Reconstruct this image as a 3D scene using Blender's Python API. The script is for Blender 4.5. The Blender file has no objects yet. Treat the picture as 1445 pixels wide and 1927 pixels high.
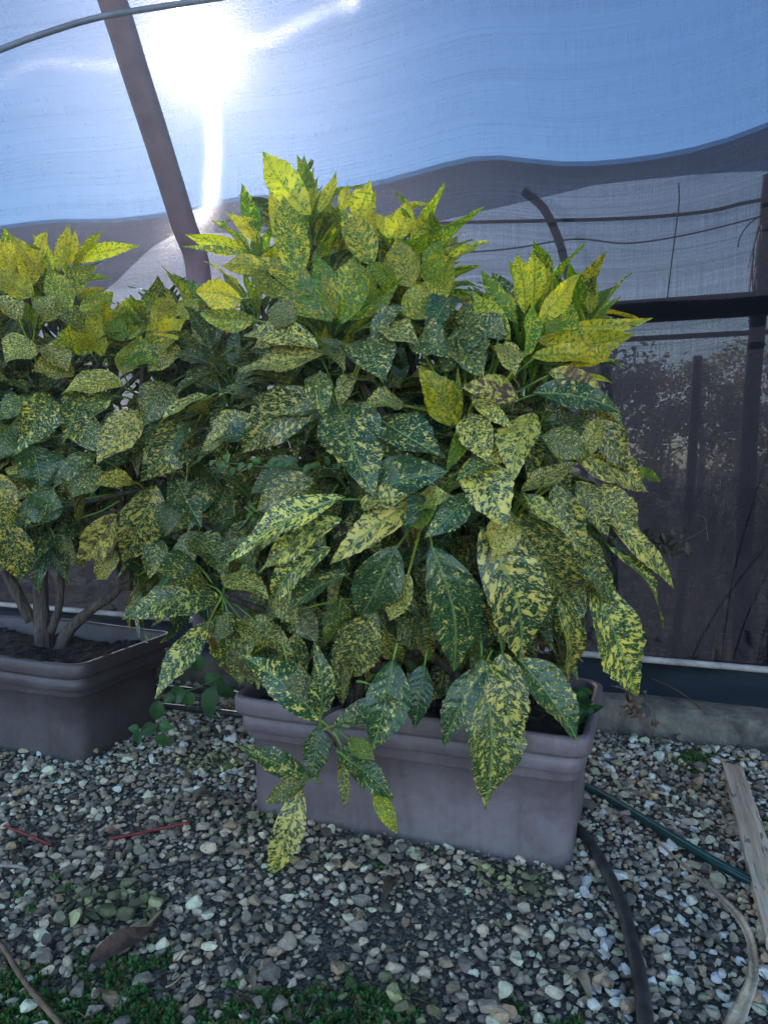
import bpy, math, random
import numpy as np
from mathutils import Vector

# ---------------------------------------------------------------- camera, world, sun, exposure
scn = bpy.context.scene
COL = scn.collection
R = math.radians
W0, H0, F0, HZ = 1445.0, 1927.0, 1391.0, 870.0          # photo size, focal length and horizon in photo pixels
CAMZ = 0.8
PITCH = math.atan((H0 / 2 - HZ) / F0)

cam_d = bpy.data.cameras.new("camera")
cam = bpy.data.objects.new("camera", cam_d)
COL.objects.link(cam)
cam.location = (0, 0, CAMZ)
cam.rotation_euler = (R(90) - PITCH, 0, 0)
cam_d.sensor_fit = 'VERTICAL'
cam_d.sensor_height = 24.0
cam_d.sensor_width = 18.0
cam_d.lens = 12.0 / (H0 / 2 / F0)
cam_d.clip_start = 0.02
cam_d.clip_end = 500
scn.camera = cam


def ray(px, py):
    x = (px - W0 / 2) / F0
    u = -(py - H0 / 2) / F0
    cp, sp = math.cos(PITCH), math.sin(PITCH)
    return Vector((x, cp + u * sp, -sp + u * cp))


def at(px, py, Y):
    d = ray(px, py)
    return Vector((0, 0, CAMZ)) + d * (Y / d.y)


def gnd(px, py, z=0.0):
    d = ray(px, py)
    return Vector((0, 0, CAMZ)) + d * ((z - CAMZ) / d.z)


SUND = ray(368, 92).normalized()
ELEV = math.asin(SUND.z)
AZ = math.atan2(SUND.x, SUND.y)

world = bpy.data.worlds.new("World")
scn.world = world
world.use_nodes = True
wn = world.node_tree
sky = wn.nodes.new('ShaderNodeTexSky')
sky.sky_type = 'NISHITA'
sky.sun_disc = False
sky.sun_elevation = ELEV
sky.sun_rotation = AZ
sky.air_density = 1.0
sky.dust_density = 0.0
sky.ozone_density = 1.6
wn.nodes['Background'].inputs['Strength'].default_value = 0.15
wn.links.new(sky.outputs[0], wn.nodes['Background'].inputs['Color'])

sun_d = bpy.data.lights.new("sun", 'SUN')
sun_d.energy = 5.0
sun_d.angle = R(0.5)
sun_d.color = (1.0, 0.93, 0.82)
sun = bpy.data.objects.new("sun", sun_d)
COL.objects.link(sun)
sun.rotation_euler = (-SUND).to_track_quat('-Z', 'Y').to_euler()

scn.view_settings.view_transform = 'Standard'
scn.view_settings.look = 'None'
scn.view_settings.gamma = 1
scn.view_settings.exposure = 2.1
scn.cycles.max_bounces = 8
scn.cycles.diffuse_bounces = 4
scn.cycles.glossy_bounces = 3
scn.cycles.transmission_bounces = 5
scn.cycles.transparent_max_bounces = 16
scn.cycles.caustics_reflective = False
scn.cycles.caustics_refractive = True
scn.cycles.use_denoising = True
scn.cycles.sample_clamp_indirect = 6.0

# ---------------------------------------------------------------- material helpers


class NT:
    def __init__(s, name):
        s.m = bpy.data.materials.new(name)
        s.m.use_nodes = True
        s.t = s.m.node_tree
        s.t.nodes.clear()
        s.out = s.t.nodes.new('ShaderNodeOutputMaterial')

    def n(s, typ, ins=None, **kw):
        nd = s.t.nodes.new('ShaderNode' + typ)
        for k, v in kw.items():
            setattr(nd, k, v)
        for k, v in (ins or {}).items():
            s.put(nd, k, v)
        return nd

    def put(s, nd, k, v):
        sock = nd.inputs[k]
        if isinstance(v, bpy.types.NodeSocket):
            s.t.links.new(v, sock)
        elif isinstance(v, bpy.types.Node):
            s.t.links.new(v.outputs[0], sock)
        else:
            if isinstance(v, tuple) and len(v) == 3 and sock.type == 'RGBA':
                v = v + (1,)
            sock.default_value = v

    def math(s, op, a, b=0.0, c=None, clamp=False):
        nd = s.n('Math', {0: a, 1: b}, operation=op, use_clamp=clamp)
        if c is not None:
            s.put(nd, 2, c)
        return nd.outputs[0]

    def mix(s, f, a, b, mode='MIX'):
        nd = s.n('Mix', data_type='RGBA', blend_type=mode)
        s.put(nd, 0, f)
        s.put(nd, 6, a)
        s.put(nd, 7, b)
        return nd.outputs[2]

    def noise(s, vec, scale, detail=3, rough=0.55, dist=0.0):
        nd = s.n('TexNoise', {'Scale': scale, 'Detail': detail, 'Roughness': rough, 'Distortion': dist})
        if vec is not None:
            s.put(nd, 'Vector', vec)
        return nd.outputs[0]

    def ramp(s, f, lo, hi, a=0.0, b=1.0):
        nd = s.n('MapRange', {0: f, 1: lo, 2: hi, 3: a, 4: b}, clamp=True)
        return nd.outputs[0]

    def bump(s, h, strength, dist=0.01):
        return s.n('Bump', {'Height': h, 'Strength': strength, 'Distance': dist}).outputs[0]

    def surf(s, sh):
        s.t.links.new(sh.outputs[0] if isinstance(sh, bpy.types.Node) else sh, s.out.inputs['Surface'])
        return s.m

    def pos(s):
        return s.n('NewGeometry').outputs['Position']

    def obj(s):
        return s.n('TexCoord').outputs['Object']


def mat_simple(name, c1, c2, scale=20, rough=0.6, bump=0.2, bscale=60, spec=0.4, metal=0.0, lo=0.35, hi=0.65, stretch=None):
    t = NT(name)
    v = t.obj()
    if stretch:
        v = t.n('Mapping', {'Vector': v, 'Scale': stretch}).outputs[0]
    f = t.ramp(t.noise(v, scale, 5, 0.6), lo, hi)
    col = t.mix(f, c1, c2)
    b = t.n('BsdfPrincipled', {'Base Color': col, 'Roughness': rough, 'Metallic': metal, 'Specular IOR Level': spec})
    if bump:
        t.put(b, 'Normal', t.bump(t.noise(v, bscale, 4), bump, 0.01))
    return t.surf(b)


def mat_leaf():
    t = NT("variegated_leaf")
    uv = t.n('UVMap', uv_map='leafuv').outputs[0]
    at_ = t.n('Attribute', attribute_name='leafc')
    rnd = t.n('SeparateColor', {0: at_.outputs['Color']})
    r1, young, yel = rnd.outputs[0], rnd.outputs[1], rnd.outputs[2]
    brown = at_.outputs['Alpha']
    sx = t.n('SeparateXYZ', {0: uv})
    u, v = sx.outputs[0], sx.outputs[1]
    av = t.math('ABSOLUTE', v)
    a = t.math('MULTIPLY_ADD', av, -0.5, u)
    off = t.math('MULTIPLY', r1, 57.0)
    psc = t.math('MULTIPLY_ADD', t.n('TexWhiteNoise', {1: t.math('ADD', r1, 3.7)}, noise_dimensions='1D').outputs[0], 0.75, 0.75)
    a_ = a
    u_s, v_s = t.math('MULTIPLY', a, psc), t.math('MULTIPLY', v, psc)
    pv = t.n('CombineXYZ', {0: t.math('MULTIPLY_ADD', u_s, 22.0, off), 1: t.math('MULTIPLY_ADD', v_s, 19.0, off), 2: off}).outputs[0]
    ns = t.noise(pv, 1.0, 4.0, 0.62, 0.7)
    pv2 = t.n('CombineXYZ', {0: t.math('MULTIPLY_ADD', u_s, 70.0, off), 1: t.math('MULTIPLY_ADD', v_s, 58.0, off), 2: off}).outputs[0]
    n2 = t.noise(pv2, 1.0, 1.0, 0.5, 0.6)
    thr = t.math('MULTIPLY_ADD', yel, -0.085, 0.605)
    lv = t.math('MULTIPLY_ADD', t.n('TexWhiteNoise', {1: t.math('ADD', r1, 9.1)}, noise_dimensions='1D').outputs[0], 0.055, -0.035)
    thr = t.math('ADD', thr, lv)
    blot = t.ramp(t.math('SUBTRACT', ns, thr), 0.0, 0.035)
    thr2 = t.math('MULTIPLY_ADD', yel, -0.055, 0.655)
    thr2 = t.math('ADD', thr2, t.math('MULTIPLY', lv, 0.8))
    speck = t.ramp(t.math('SUBTRACT', n2, thr2), 0.0, 0.05)
    m = t.math('MAXIMUM', blot, speck)
    tone = t.noise(pv, 0.35, 2)
    dark = t.mix(t.ramp(tone, 0.3, 0.7), (0.013, 0.045, 0.027), (0.022, 0.068, 0.030))
    mid = t.mix(t.ramp(n2, 0.35, 0.6), dark, (0.035, 0.10, 0.042))
    dark = t.mix(t.ramp(ns, 0.42, 0.56), dark, mid)
    patch = t.mix(t.ramp(tone, 0.3, 0.7), (0.50, 0.47, 0.14), (0.72, 0.58, 0.11))
    cm = t.mix(m, dark, patch)
    ydark = t.mix(t.ramp(n2, 0.35, 0.65), (0.05, 0.16, 0.028), (0.12, 0.26, 0.04))
    ypatch = t.mix(t.ramp(ns, 0.4, 0.65), (0.50, 0.47, 0.03), (0.76, 0.58, 0.02))
    ym = t.ramp(t.math('MULTIPLY_ADD', yel, 0.13, t.math('MULTIPLY_ADD', ns, 0.6, t.math('MULTIPLY', n2, 0.4))), 0.545, 0.635)
    cy = t.mix(ym, ydark, ypatch)
    col = t.mix(young, cm, cy)
    # midrib and side veins
    rib = t.ramp(av, 0.005, 0.014, 1.0, 0.0)
    col = t.mix(t.math('MULTIPLY', rib, 0.7), col, (0.20, 0.30, 0.10))
    br = t.math('MULTIPLY', t.ramp(t.noise(pv, 0.28, 3), 0.5, 0.56), brown)
    col = t.mix(br, col, (0.09, 0.045, 0.03))
    hs = t.n('HueSaturation', {'Hue': t.math('MULTIPLY_ADD', r1, 0.03, 0.485), 'Saturation': 1.0, 'Value': t.math('MULTIPLY_ADD', t.n('TexWhiteNoise', {1: r1}, noise_dimensions='1D').outputs[0], 0.5, 0.75), 'Color': col})
    col = hs.outputs[0]
    vein = t.n('TexWave', {'Vector': t.n('CombineXYZ', {0: a}).outputs[0], 'Scale': 3.4, 'Distortion': 0.6, 'Detail': 1.0}).outputs[1]
    h = t.math('ADD', t.math('MULTIPLY', vein, 0.2), t.math('MULTIPLY_ADD', rib, -0.9, t.math('MULTIPLY', tone, 1.2)))
    h = t.math('MULTIPLY_ADD', m, 0.12, h)
    nrm = t.bump(h, 0.6, 0.005)
    rgh = t.ramp(n2, 0.3, 0.7, 0.24, 0.42)
    p = t.n('BsdfPrincipled', {'Base Color': col, 'Roughness': rgh, 'Specular IOR Level': 0.55, 'Normal': nrm})
    tcol = t.mix(0.55, col, (0.98, 0.71, 0.02), 'MULTIPLY')
    tc = t.n('HueSaturation', {'Saturation': 1.25, 'Value': 3.3, 'Color': tcol}).outputs[0]
    tr = t.n('BsdfTranslucent', {'Color': tc, 'Normal': nrm})
    mx = t.n('MixShader', {0: t.math('MULTIPLY_ADD', young, 0.28, 0.17), 1: p, 2: tr})
    return t.surf(mx)


GA, GB, GC, GD, GT = 0.82, 0.12, 0.34, 0.20, 0.0048


def mat_net(name, cover, body, weave, glow=0.0, glow_rough=0.12, tl=0.5, tint=(1, 1, 1)):
    """woven plastic net: threads cover part of each point, the rest is open"""
    t = NT(name)
    uv = t.n('UVMap', uv_map='netuv').outputs[0]
    mp = lambda sx, sy: t.n('Mapping', {'Vector': uv, 'Scale': (sx, sy, 1)}).outputs[0]
    lines = t.noise(mp(0.6, 130), 1.0, 6, 0.8)
    cross = t.noise(mp(260, 5), 1.0, 2, 0.6)
    wide = t.noise(mp(0.5, 9), 1.0, 3, 0.6)
    fine = t.noise(mp(330, 330), 1.0, 1, 0.5)
    pat = t.math('MULTIPLY_ADD', t.math('SUBTRACT', lines, 0.5), 1.5, t.math('MULTIPLY_ADD', t.math('SUBTRACT', cross, 0.5), 0.7, t.math('MULTIPLY_ADD', t.math('SUBTRACT', wide, 0.5), 0.6, t.math('MULTIPLY', t.math('SUBTRACT', fine, 0.5), 0.7))))
    fac = t.math('MULTIPLY_ADD', pat, weave, cover, clamp=True)
    fac = t.ramp(fac, 0.02, 0.99, 0.02, 0.99)
    dif = t.n('BsdfDiffuse', {'Color': body})
    trl = t.n('BsdfTranslucent', {'Color': body})
    body_s = t.n('MixShader', {0: tl, 1: dif, 2: trl})
    if glow > 0:
        # each thread is a little cylinder that scatters light forwards: round the line of sight, and fanned out
        # across the weft (up/down) and across the warp (sideways)
        wv = t.n('VectorMath', {0: uv, 1: (9123.1, 7411.7, 1)}, operation='MULTIPLY').outputs[0]
        sc = t.n('SeparateColor', {0: t.n('TexWhiteNoise', {'Vector': wv}, noise_dimensions='3D').outputs['Color']})
        geo = t.n('NewGeometry')
        N = geo.outputs['Normal']
        I = geo.outputs['Incoming']
        tang = t.n('Tangent', direction_type='UV_MAP', uv_map='netuv').outputs[0]
        bit = t.n('VectorMath', {0: N, 1: tang}, operation='CROSS_PRODUCT').outputs[0]
        k = t.math('SUBTRACT', t.math('ADD', t.math('ADD', sc.outputs[0], sc.outputs[1]), sc.outputs[2]), 1.5)

        def lobe(vec, amp, rough, col=(0.95, 0.9, 0.88)):
            nn = I
            if vec is not None:
                sv = t.n('VectorMath', {0: vec, 3: t.math('MULTIPLY', k, amp)}, operation='SCALE').outputs[0]
                nn = t.n('VectorMath', {0: t.n('VectorMath', {0: I, 1: sv}, operation='ADD').outputs[0]}, operation='NORMALIZE').outputs[0]
            return t.n('BsdfRefraction', {'Color': col, 'Roughness': rough, 'IOR': 1.35, 'Normal': nn})

        def mx(f, a_, b_):
            return t.n('MixShader', {0: f, 1: a_, 2: b_})
        core = lobe(None, 0, glow_rough * 2.1, (1, 0.95, 0.95))
        wide = lobe(None, 0, glow_rough * 6.5, (0.9, 0.80, 1.0))
        halo = lobe(None, 0, glow_rough * 3.6, (1, 0.84, 0.92))
        vert = lobe(bit, 1.4, glow_rough * 1.35)
        horz = lobe(tang, 1.3, glow_rough * 1.2)
        gg = mx(GA, mx(GB, vert, horz), mx(GC, mx(GD, core, halo), wide))
        grain = t.ramp(t.noise(mp(150, 150), 1.0, 2, 0.7), 0.36, 0.66, 0.25, 1.9)
        body_s = t.n('MixShader', {0: t.math('MULTIPLY', grain, glow), 1: body_s, 2: gg})
    op = t.n('BsdfTransparent', {'Color': tint})
    return t.surf(t.n('MixShader', {0: fac, 1: op, 2: body_s}))


def mat_attr(name, attr='tint', rough=0.8, bump=0.4, bscale=300, spec=0.3, transl=0.0):
    t = NT(name)
    a = t.n('Attribute', attribute_name=attr).outputs['Color']
    v = t.pos()
    f = t.noise(v, bscale * 0.5, 4, 0.65)
    col = t.mix(t.ramp(f, 0.3, 0.7, 0.0, 0.55), a, t.mix(1.0, a, (0.45, 0.43, 0.40), 'MULTIPLY'))
    p = t.n('BsdfPrincipled', {'Base Color': col, 'Roughness': rough, 'Specular IOR Level': spec})
    if bump:
        t.put(p, 'Normal', t.bump(t.noise(v, bscale, 3), bump, 0.003))
    if transl:
        tr = t.n('BsdfTranslucent', {'Color': col})
        p = t.n('MixShader', {0: transl, 1: p, 2: tr})
    return t.surf(p)


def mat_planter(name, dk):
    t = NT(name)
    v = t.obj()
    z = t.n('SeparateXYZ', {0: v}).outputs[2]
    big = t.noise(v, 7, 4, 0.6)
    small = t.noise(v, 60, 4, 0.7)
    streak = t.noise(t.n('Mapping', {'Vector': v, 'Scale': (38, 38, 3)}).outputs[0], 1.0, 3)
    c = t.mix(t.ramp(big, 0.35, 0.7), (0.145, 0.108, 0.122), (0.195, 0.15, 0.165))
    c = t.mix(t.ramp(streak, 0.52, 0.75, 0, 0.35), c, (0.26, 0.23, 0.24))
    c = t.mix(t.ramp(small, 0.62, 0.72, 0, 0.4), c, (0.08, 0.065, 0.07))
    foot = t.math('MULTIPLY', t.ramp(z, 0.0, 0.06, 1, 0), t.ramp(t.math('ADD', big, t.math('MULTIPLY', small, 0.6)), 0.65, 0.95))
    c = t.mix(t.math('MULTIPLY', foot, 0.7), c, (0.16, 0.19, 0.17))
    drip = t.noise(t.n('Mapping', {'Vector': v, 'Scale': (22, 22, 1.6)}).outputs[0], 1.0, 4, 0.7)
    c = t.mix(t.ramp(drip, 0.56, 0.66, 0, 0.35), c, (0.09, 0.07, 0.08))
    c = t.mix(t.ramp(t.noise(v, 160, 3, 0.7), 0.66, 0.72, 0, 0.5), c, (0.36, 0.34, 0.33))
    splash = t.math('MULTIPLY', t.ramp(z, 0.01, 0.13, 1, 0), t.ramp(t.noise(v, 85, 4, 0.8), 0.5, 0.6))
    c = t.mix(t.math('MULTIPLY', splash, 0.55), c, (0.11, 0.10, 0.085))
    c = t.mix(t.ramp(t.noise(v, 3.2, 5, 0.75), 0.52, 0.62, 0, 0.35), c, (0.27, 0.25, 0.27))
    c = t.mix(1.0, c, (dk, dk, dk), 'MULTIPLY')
    h = t.math('MULTIPLY_ADD', small, 0.5, big)
    p = t.n('BsdfPrincipled', {'Base Color': c, 'Roughness': t.ramp(small, 0.3, 0.7, 0.38, 0.6), 'Specular IOR Level': 0.5, 'Normal': t.bump(h, 0.25, 0.01)})
    return t.surf(p)


def mat_ground():
    t = NT("dark_soil")
    v = t.pos()
    n1 = t.noise(v, 9, 6, 0.7)
    n2 = t.noise(v, 90, 4, 0.7)
    c = t.mix(t.ramp(n1, 0.35, 0.65), (0.035, 0.032, 0.028), (0.085, 0.075, 0.062))
    c = t.mix(t.ramp(t.noise(v, 3.3, 4), 0.5, 0.62, 0, 0.7), c, (0.03, 0.055, 0.02))
    c = t.mix(t.ramp(n2, 0.54, 0.62), c, (0.17, 0.155, 0.13))
    vor = t.n('TexVoronoi', {'Vector': v, 'Scale': 210.0})
    c = t.mix(t.ramp(t.n('SeparateColor', {0: vor.outputs['Color']}).outputs[0], 0.55, 0.75, 0, 0.8), c, (0.22, 0.20, 0.17))
    p = t.n('BsdfPrincipled', {'Base Color': c, 'Roughness': 0.95, 'Normal': t.bump(t.math('MULTIPLY_ADD', n2, 0.4, n1), 0.9, 0.02)})
    return t.surf(p)


M = {}
M['leaf'] = mat_leaf()
M['roof'] = mat_net("roof_net_weave", 0.905, (0.010, 0.019, 0.042), 0.065, glow=GT, tl=0.6, tint=(0.52, 0.76, 1.0))
M['curtain'] = mat_net("dark_shade_net", 0.962, (0.009, 0.010, 0.015), 0.07, glow=0.008, glow_rough=0.15, tl=0.5, tint=(0.9, 0.92, 1.0))
M['fold'] = mat_net("folded_shade_net", 0.66, (0.018, 0.022, 0.036), 0.16, glow=0.06, glow_rough=0.15, tl=0.4, tint=(0.9, 0.92, 1.0))
M['lower'] = mat_net("lower_shade_net", 0.20, (0.02, 0.024, 0.04), 0.2, tl=0.4)
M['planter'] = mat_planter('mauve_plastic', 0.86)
M['planter_shade'] = mat_planter('mauve_plastic_shade', 0.40)  # same plastic, with the deeper shade at the left put into its colour
M['soil'] = mat_simple("potting_soil", (0.018, 0.014, 0.012), (0.05, 0.036, 0.028), 45, 0.95, 1.0, 120)
M['ground'] = mat_ground()
M['field'] = mat_simple("field_grass_ground", (0.03, 0.045, 0.02), (0.10, 0.09, 0.05), 1.2, 0.95, 0.8, 20)
M['stone'] = mat_attr("gravel_stone")
M['moss'] = mat_attr("moss_leaflets", rough=0.6, bump=0, transl=0.25)
M['bark'] = mat_simple("shrub_bark", (0.040, 0.030, 0.026), (0.13, 0.10, 0.082), 30, 0.85, 1.0, 60, stretch=(3, 3, 0.35))
M['green_stem'] = mat_simple("green_stem", (0.05, 0.11, 0.035), (0.10, 0.17, 0.06), 40, 0.5, 0.2)
M['hoop'] = mat_simple("painted_steel_hoop", (0.15, 0.085, 0.115), (0.20, 0.12, 0.155), 12, 0.55, 0.15)
M['purlin'] = mat_simple("galvanised_purlin", (0.12, 0.14, 0.20), (0.18, 0.20, 0.27), 12, 0.45, 0.15)
M['rail'] = mat_simple("dark_timber_rail", (0.02, 0.02, 0.026), (0.035, 0.033, 0.04), 20, 0.7, 0.3)
M['pipe'] = mat_simple("black_poly_pipe", (0.012, 0.012, 0.014), (0.06, 0.056, 0.052), 26, 0.35, 0.1, spec=0.6)
M['batten'] = mat_simple("pale_batten", (0.30, 0.27, 0.25), (0.50, 0.46, 0.43), 25, 0.6, 0.3)
M['skirt'] = mat_simple("dark_plastic_skirt", (0.010, 0.015, 0.019), (0.022, 0.030, 0.035), 8, 0.4, 0.5, 12, spec=0.5)
M['curb'] = mat_simple("weathered_curb", (0.07, 0.065, 0.06), (0.20, 0.18, 0.15), 16, 0.95, 1.0, 45)
M['cable'] = mat_simple("thin_cable", (0.02, 0.02, 0.025), (0.03, 0.03, 0.035), 10, 0.6, 0)
M['bark_far'] = mat_simple("far_bark", (0.05, 0.04, 0.03), (0.10, 0.08, 0.06), 8, 0.9, 0.5)
M['tint_leaf'] = mat_attr("far_foliage", rough=0.6, bump=0, transl=0.6)

# ---------------------------------------------------------------- mesh helpers


def mesh_np(name, verts, faces, mat, parent=None, smooth=True, uv=None, uvname=None, colors=None, cname=None, loc=(0, 0, 0)):
    """verts (n,3); faces: (m,k) int array or list of lists"""
    me = bpy.data.meshes.new(name)
    v = np.asarray(verts, dtype=np.float32).reshape(-1, 3)
    if isinstance(faces, np.ndarray):
        k = faces.shape[1]
        me.vertices.add(len(v))
        me.vertices.foreach_set('co', v.ravel())
        me.loops.add(faces.size)
        me.loops.foreach_set('vertex_index', faces.ravel().astype(np.int32))
        me.polygons.add(len(faces))
        me.polygons.foreach_set('loop_start', np.arange(0, faces.size, k, dtype=np.int32))
        me.polygons.foreach_set('loop_total', np.full(len(faces), k, dtype=np.int32))
        me.update(calc_edges=True)
        me.validate()
    else:
        me.from_pydata([tuple(map(float, p)) for p in v], [], faces)
        me.update()
    if uv is not None:
        l = me.uv_layers.new(name=uvname)
        idx = np.empty(len(me.loops), dtype=np.int32)
        me.loops.foreach_get('vertex_index', idx)
        l.data.foreach_set('uv', np.asarray(uv, dtype=np.float32)[idx].ravel())
    if colors is not None:
        ca = me.color_attributes.new(cname, 'FLOAT_COLOR', 'POINT')
        ca.data.foreach_set('color', np.asarray(colors, dtype=np.float32).ravel())
    me.polygons.foreach_set('use_smooth', np.full(len(me.polygons), smooth, dtype=bool))
    me.materials.append(mat)
    o = bpy.data.objects.new(name, me)
    COL.objects.link(o)
    o.location = loc
    if parent:
        o.parent = parent
    return o


def tag(o, label=None, cat=None, group=None, kind=None):
    if label:
        o['label'] = label
    if cat:
        o['category'] = cat
    if group:
        o['group'] = group
    if kind:
        o['kind'] = kind
    return o


def empty(name, loc, label, cat, group=None):
    o = bpy.data.objects.new(name, None)
    o.empty_display_size = 0.05
    COL.objects.link(o)
    o.location = loc
    return tag(o, label, cat, group)


class MB:
    """collects geometry; verts in world space, build() moves them relative to a parent"""

    def __init__(s):
        s.v, s.f, s.uv, s.c, s.n = [], [], [], [], 0

    def add(s, v, f, uv=None, c=None):
        v = np.asarray(v, dtype=np.float64).reshape(-1, 3)
        s.v.append(v)
        s.f += [[int(i) + s.n for i in q] for q in f]
        s.uv.append(np.zeros((len(v), 2)) if uv is None else np.asarray(uv))
        s.c.append(np.tile(np.array([0.5, 0.5, 0.5, 1.0]), (len(v), 1)) if c is None else np.asarray(c))
        s.n += len(v)

    def build(s, name, mat, parent=None, smooth=True, uvname='leafuv', cname='leafc', origin=None):
        v = np.concatenate(s.v)
        org = np.array(parent.location if parent else (origin if origin is not None else (0, 0, 0)))
        o = mesh_np(name, v - org, s.f, mat, parent, smooth, np.concatenate(s.uv), uvname, np.concatenate(s.c), cname,
                    loc=(0, 0, 0) if parent else tuple(org))
        return o


def smooth_path(pts, n):
    """Catmull-Rom through pts, n samples per span"""
    P = [np.array(p, float) for p in pts]
    if len(P) == 2:
        return [P[0] + (P[1] - P[0]) * i / n for i in range(n + 1)]
    P = [2 * P[0] - P[1]] + P + [2 * P[-1] - P[-2]]
    out = []
    for i in range(1, len(P) - 2):
        for k in range(n):
            t = k / n
            a, b, c, d = P[i - 1], P[i], P[i + 1], P[i + 2]
            out.append(0.5 * (2 * b + (c - a) * t + (2 * a - 5 * b + 4 * c - d) * t * t + (3 * b - a - 3 * c + d) * t ** 3))
    out.append(P[-2])
    return out


def tube(mb, pts, r0, r1=None, seg=8, n=6, flat=1.0, jitter=0.0, rnd=None, c=None):
    path = smooth_path(pts, n)
    r1 = r0 if r1 is None else r1
    N = len(path)
    V, Fc = [], []
    up = np.array([0.0, 0.0, 1.0])
    t0 = path[1] - path[0]
    if abs(t0[2]) > 0.9 * np.linalg.norm(t0):
        up = np.array([1.0, 0, 0])
    side = np.cross(t0, up)
    side /= np.linalg.norm(side) + 1e-9
    for i, p in enumerate(path):
        t = path[min(i + 1, N - 1)] - path[max(i - 1, 0)]
        t = t / (np.linalg.norm(t) + 1e-9)
        side = side - t * side.dot(t)
        side /= np.linalg.norm(side) + 1e-9
        w = np.cross(side, t)
        r = r0 + (r1 - r0) * i / (N - 1)
        if jitter and rnd:
            r *= 1 + rnd.uniform(-jitter, jitter)
        for k in range(seg):
            a = 2 * math.pi * k / seg
            V.append(p + side * math.cos(a) * r + w * math.sin(a) * r * flat)
    for i in range(N - 1):
        for k in range(seg):
            Fc.append([i * seg + k, i * seg + (k + 1) % seg, (i + 1) * seg + (k + 1) % seg, (i + 1) * seg + k])
    Fc.append(list(range(seg))[::-1])
    Fc.append([(N - 1) * seg + k for k in range(seg)])
    cc = None if c is None else np.tile(np.array(list(c) + [1.0]), (len(V), 1))
    mb.add(V, Fc, None, cc)


def box(mb, c, ax, ay, az, bev=0.0):
    """box from centre and three half-axis vectors, with chamfered long edges when bev > 0"""
    c, ax, ay, az = map(lambda q: np.array(q, float), (c, ax, ay, az))
    if bev <= 0:
        V = [c + sx * ax + sy * ay + sz * az for sx in (-1, 1) for sy in (-1, 1) for sz in (-1, 1)]
        mb.add(V, [[0, 1, 3, 2], [4, 6, 7, 5], [0, 4, 5, 1], [2, 3, 7, 6], [0, 2, 6, 4], [1, 5, 7, 3]])
        return
    ly, lz = np.linalg.norm(ay), np.linalg.norm(az)
    by, bz = ay * (1 - bev / ly), az * (1 - bev / lz)
    ring = [-ay - bz, -by - az, by - az, ay - bz, ay + bz, by + az, -by + az, -ay + bz]
    V = [c - ax + q for q in ring] + [c + ax + q for q in ring]
    Fc = [[k, (k + 1) % 8, 8 + (k + 1) % 8, 8 + k] for k in range(8)] + [list(range(8))[::-1], list(range(8, 16))]
    mb.add(V, Fc)


def nrm(v):
    return v / (np.linalg.norm(v) + 1e-9)


# ---------------------------------------------------------------- the site: axis along the planters and the net wall
KS = 0.36
T = nrm(np.array([1.0, -KS, 0.0]))        # along the wall, to the right and nearer
Nn = np.array([-T[1], T[0], 0.0])         # away from the camera, through the wall


def A2s(A):
    return A * T[0]                          # line Y = A - KS X lies this far along Nn


def tsz(t, s, z):
    return T * t + Nn * s + np.array([0, 0, z])


def wall(px, py, A):
    """point of the vertical plane Y = A - KS X seen at a photo pixel"""
    d = ray(px, py)
    k = A / (d.y + KS * d.x)
    return np.array((d.x * k, d.y * k, CAMZ + d.z * k))


def tco(p):
    return float(np.dot(p[:2], T[:2]))


# ground ---------------------------------------------------------
def plane(name, z, pts, mat):
    return mesh_np(name, [(x, y, z) for x, y in pts], [list(range(len(pts)))], mat)


g = plane("ground", 0.0, [(-70, -70), (70, -70), (70, 70), (-70, 70)], M['ground'])
tag(g, kind='structure')

# field beyond the net: grassy sheet
sF = A2s(2.95)
fp = [tsz(-45, sF, 0)[:2], tsz(45, sF, 0)[:2], tsz(45, 50, 0)[:2], tsz(-45, 50, 0)[:2]]
fo = plane("field", 0.004, [tuple(p) for p in fp], M['field'])
tag(fo, kind='structure')

# ---------------------------------------------------------------- net house
AW = 2.75
house = empty("net_house", tuple(tsz(0, A2s(AW), 0)), "arched shade house of translucent netting over steel hoops, dark netted side wall", "shade house")

edge_px = [(-900, 470), (-500, 440), (-200, 452), (0, 432), (100, 418), (230, 418), (330, 405), (420, 382), (490, 370), (560, 378), (700, 352), (800, 325), (900, 297), (935, 295),
           (1000, 309), (1070, 316), (1200, 306), (1330, 283), (1445, 240), (1560, 190), (1700, 160), (1900, 190)]
et = [tco(wall(px, py, AW)) for px, py in edge_px]
ez = [wall(px, py, AW)[2] for px, py in edge_px]


def zedge(t):
    return float(np.interp(t, et, ez))


_zs = [zedge(t) for t in np.linspace(-9, 7, 321)]
_zs = np.convolve(np.pad(_zs, 2, mode='edge'), np.ones(5) / 5, mode='valid')


def zed(t):
    return float(np.interp(t, np.linspace(-9, 7, 321), _zs))


def grid_sheet(name, mat, parent, ts, rows, fn, uvfn=None):
    V, UV = [], []
    for t in ts:
        for r in rows:
            V.append(fn(t, r))
            UV.append((t, r) if uvfn is None else uvfn(t, r))
    nr = len(rows)
    Fc = [[i * nr + j, (i + 1) * nr + j, (i + 1) * nr + j + 1, i * nr + j + 1] for i in range(len(ts) - 1) for j in range(nr - 1)]
    V = np.array(V) - np.array(parent.location)
    return mesh_np(name, V, Fc, mat, parent, True, np.array(UV), 'netuv')


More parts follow.
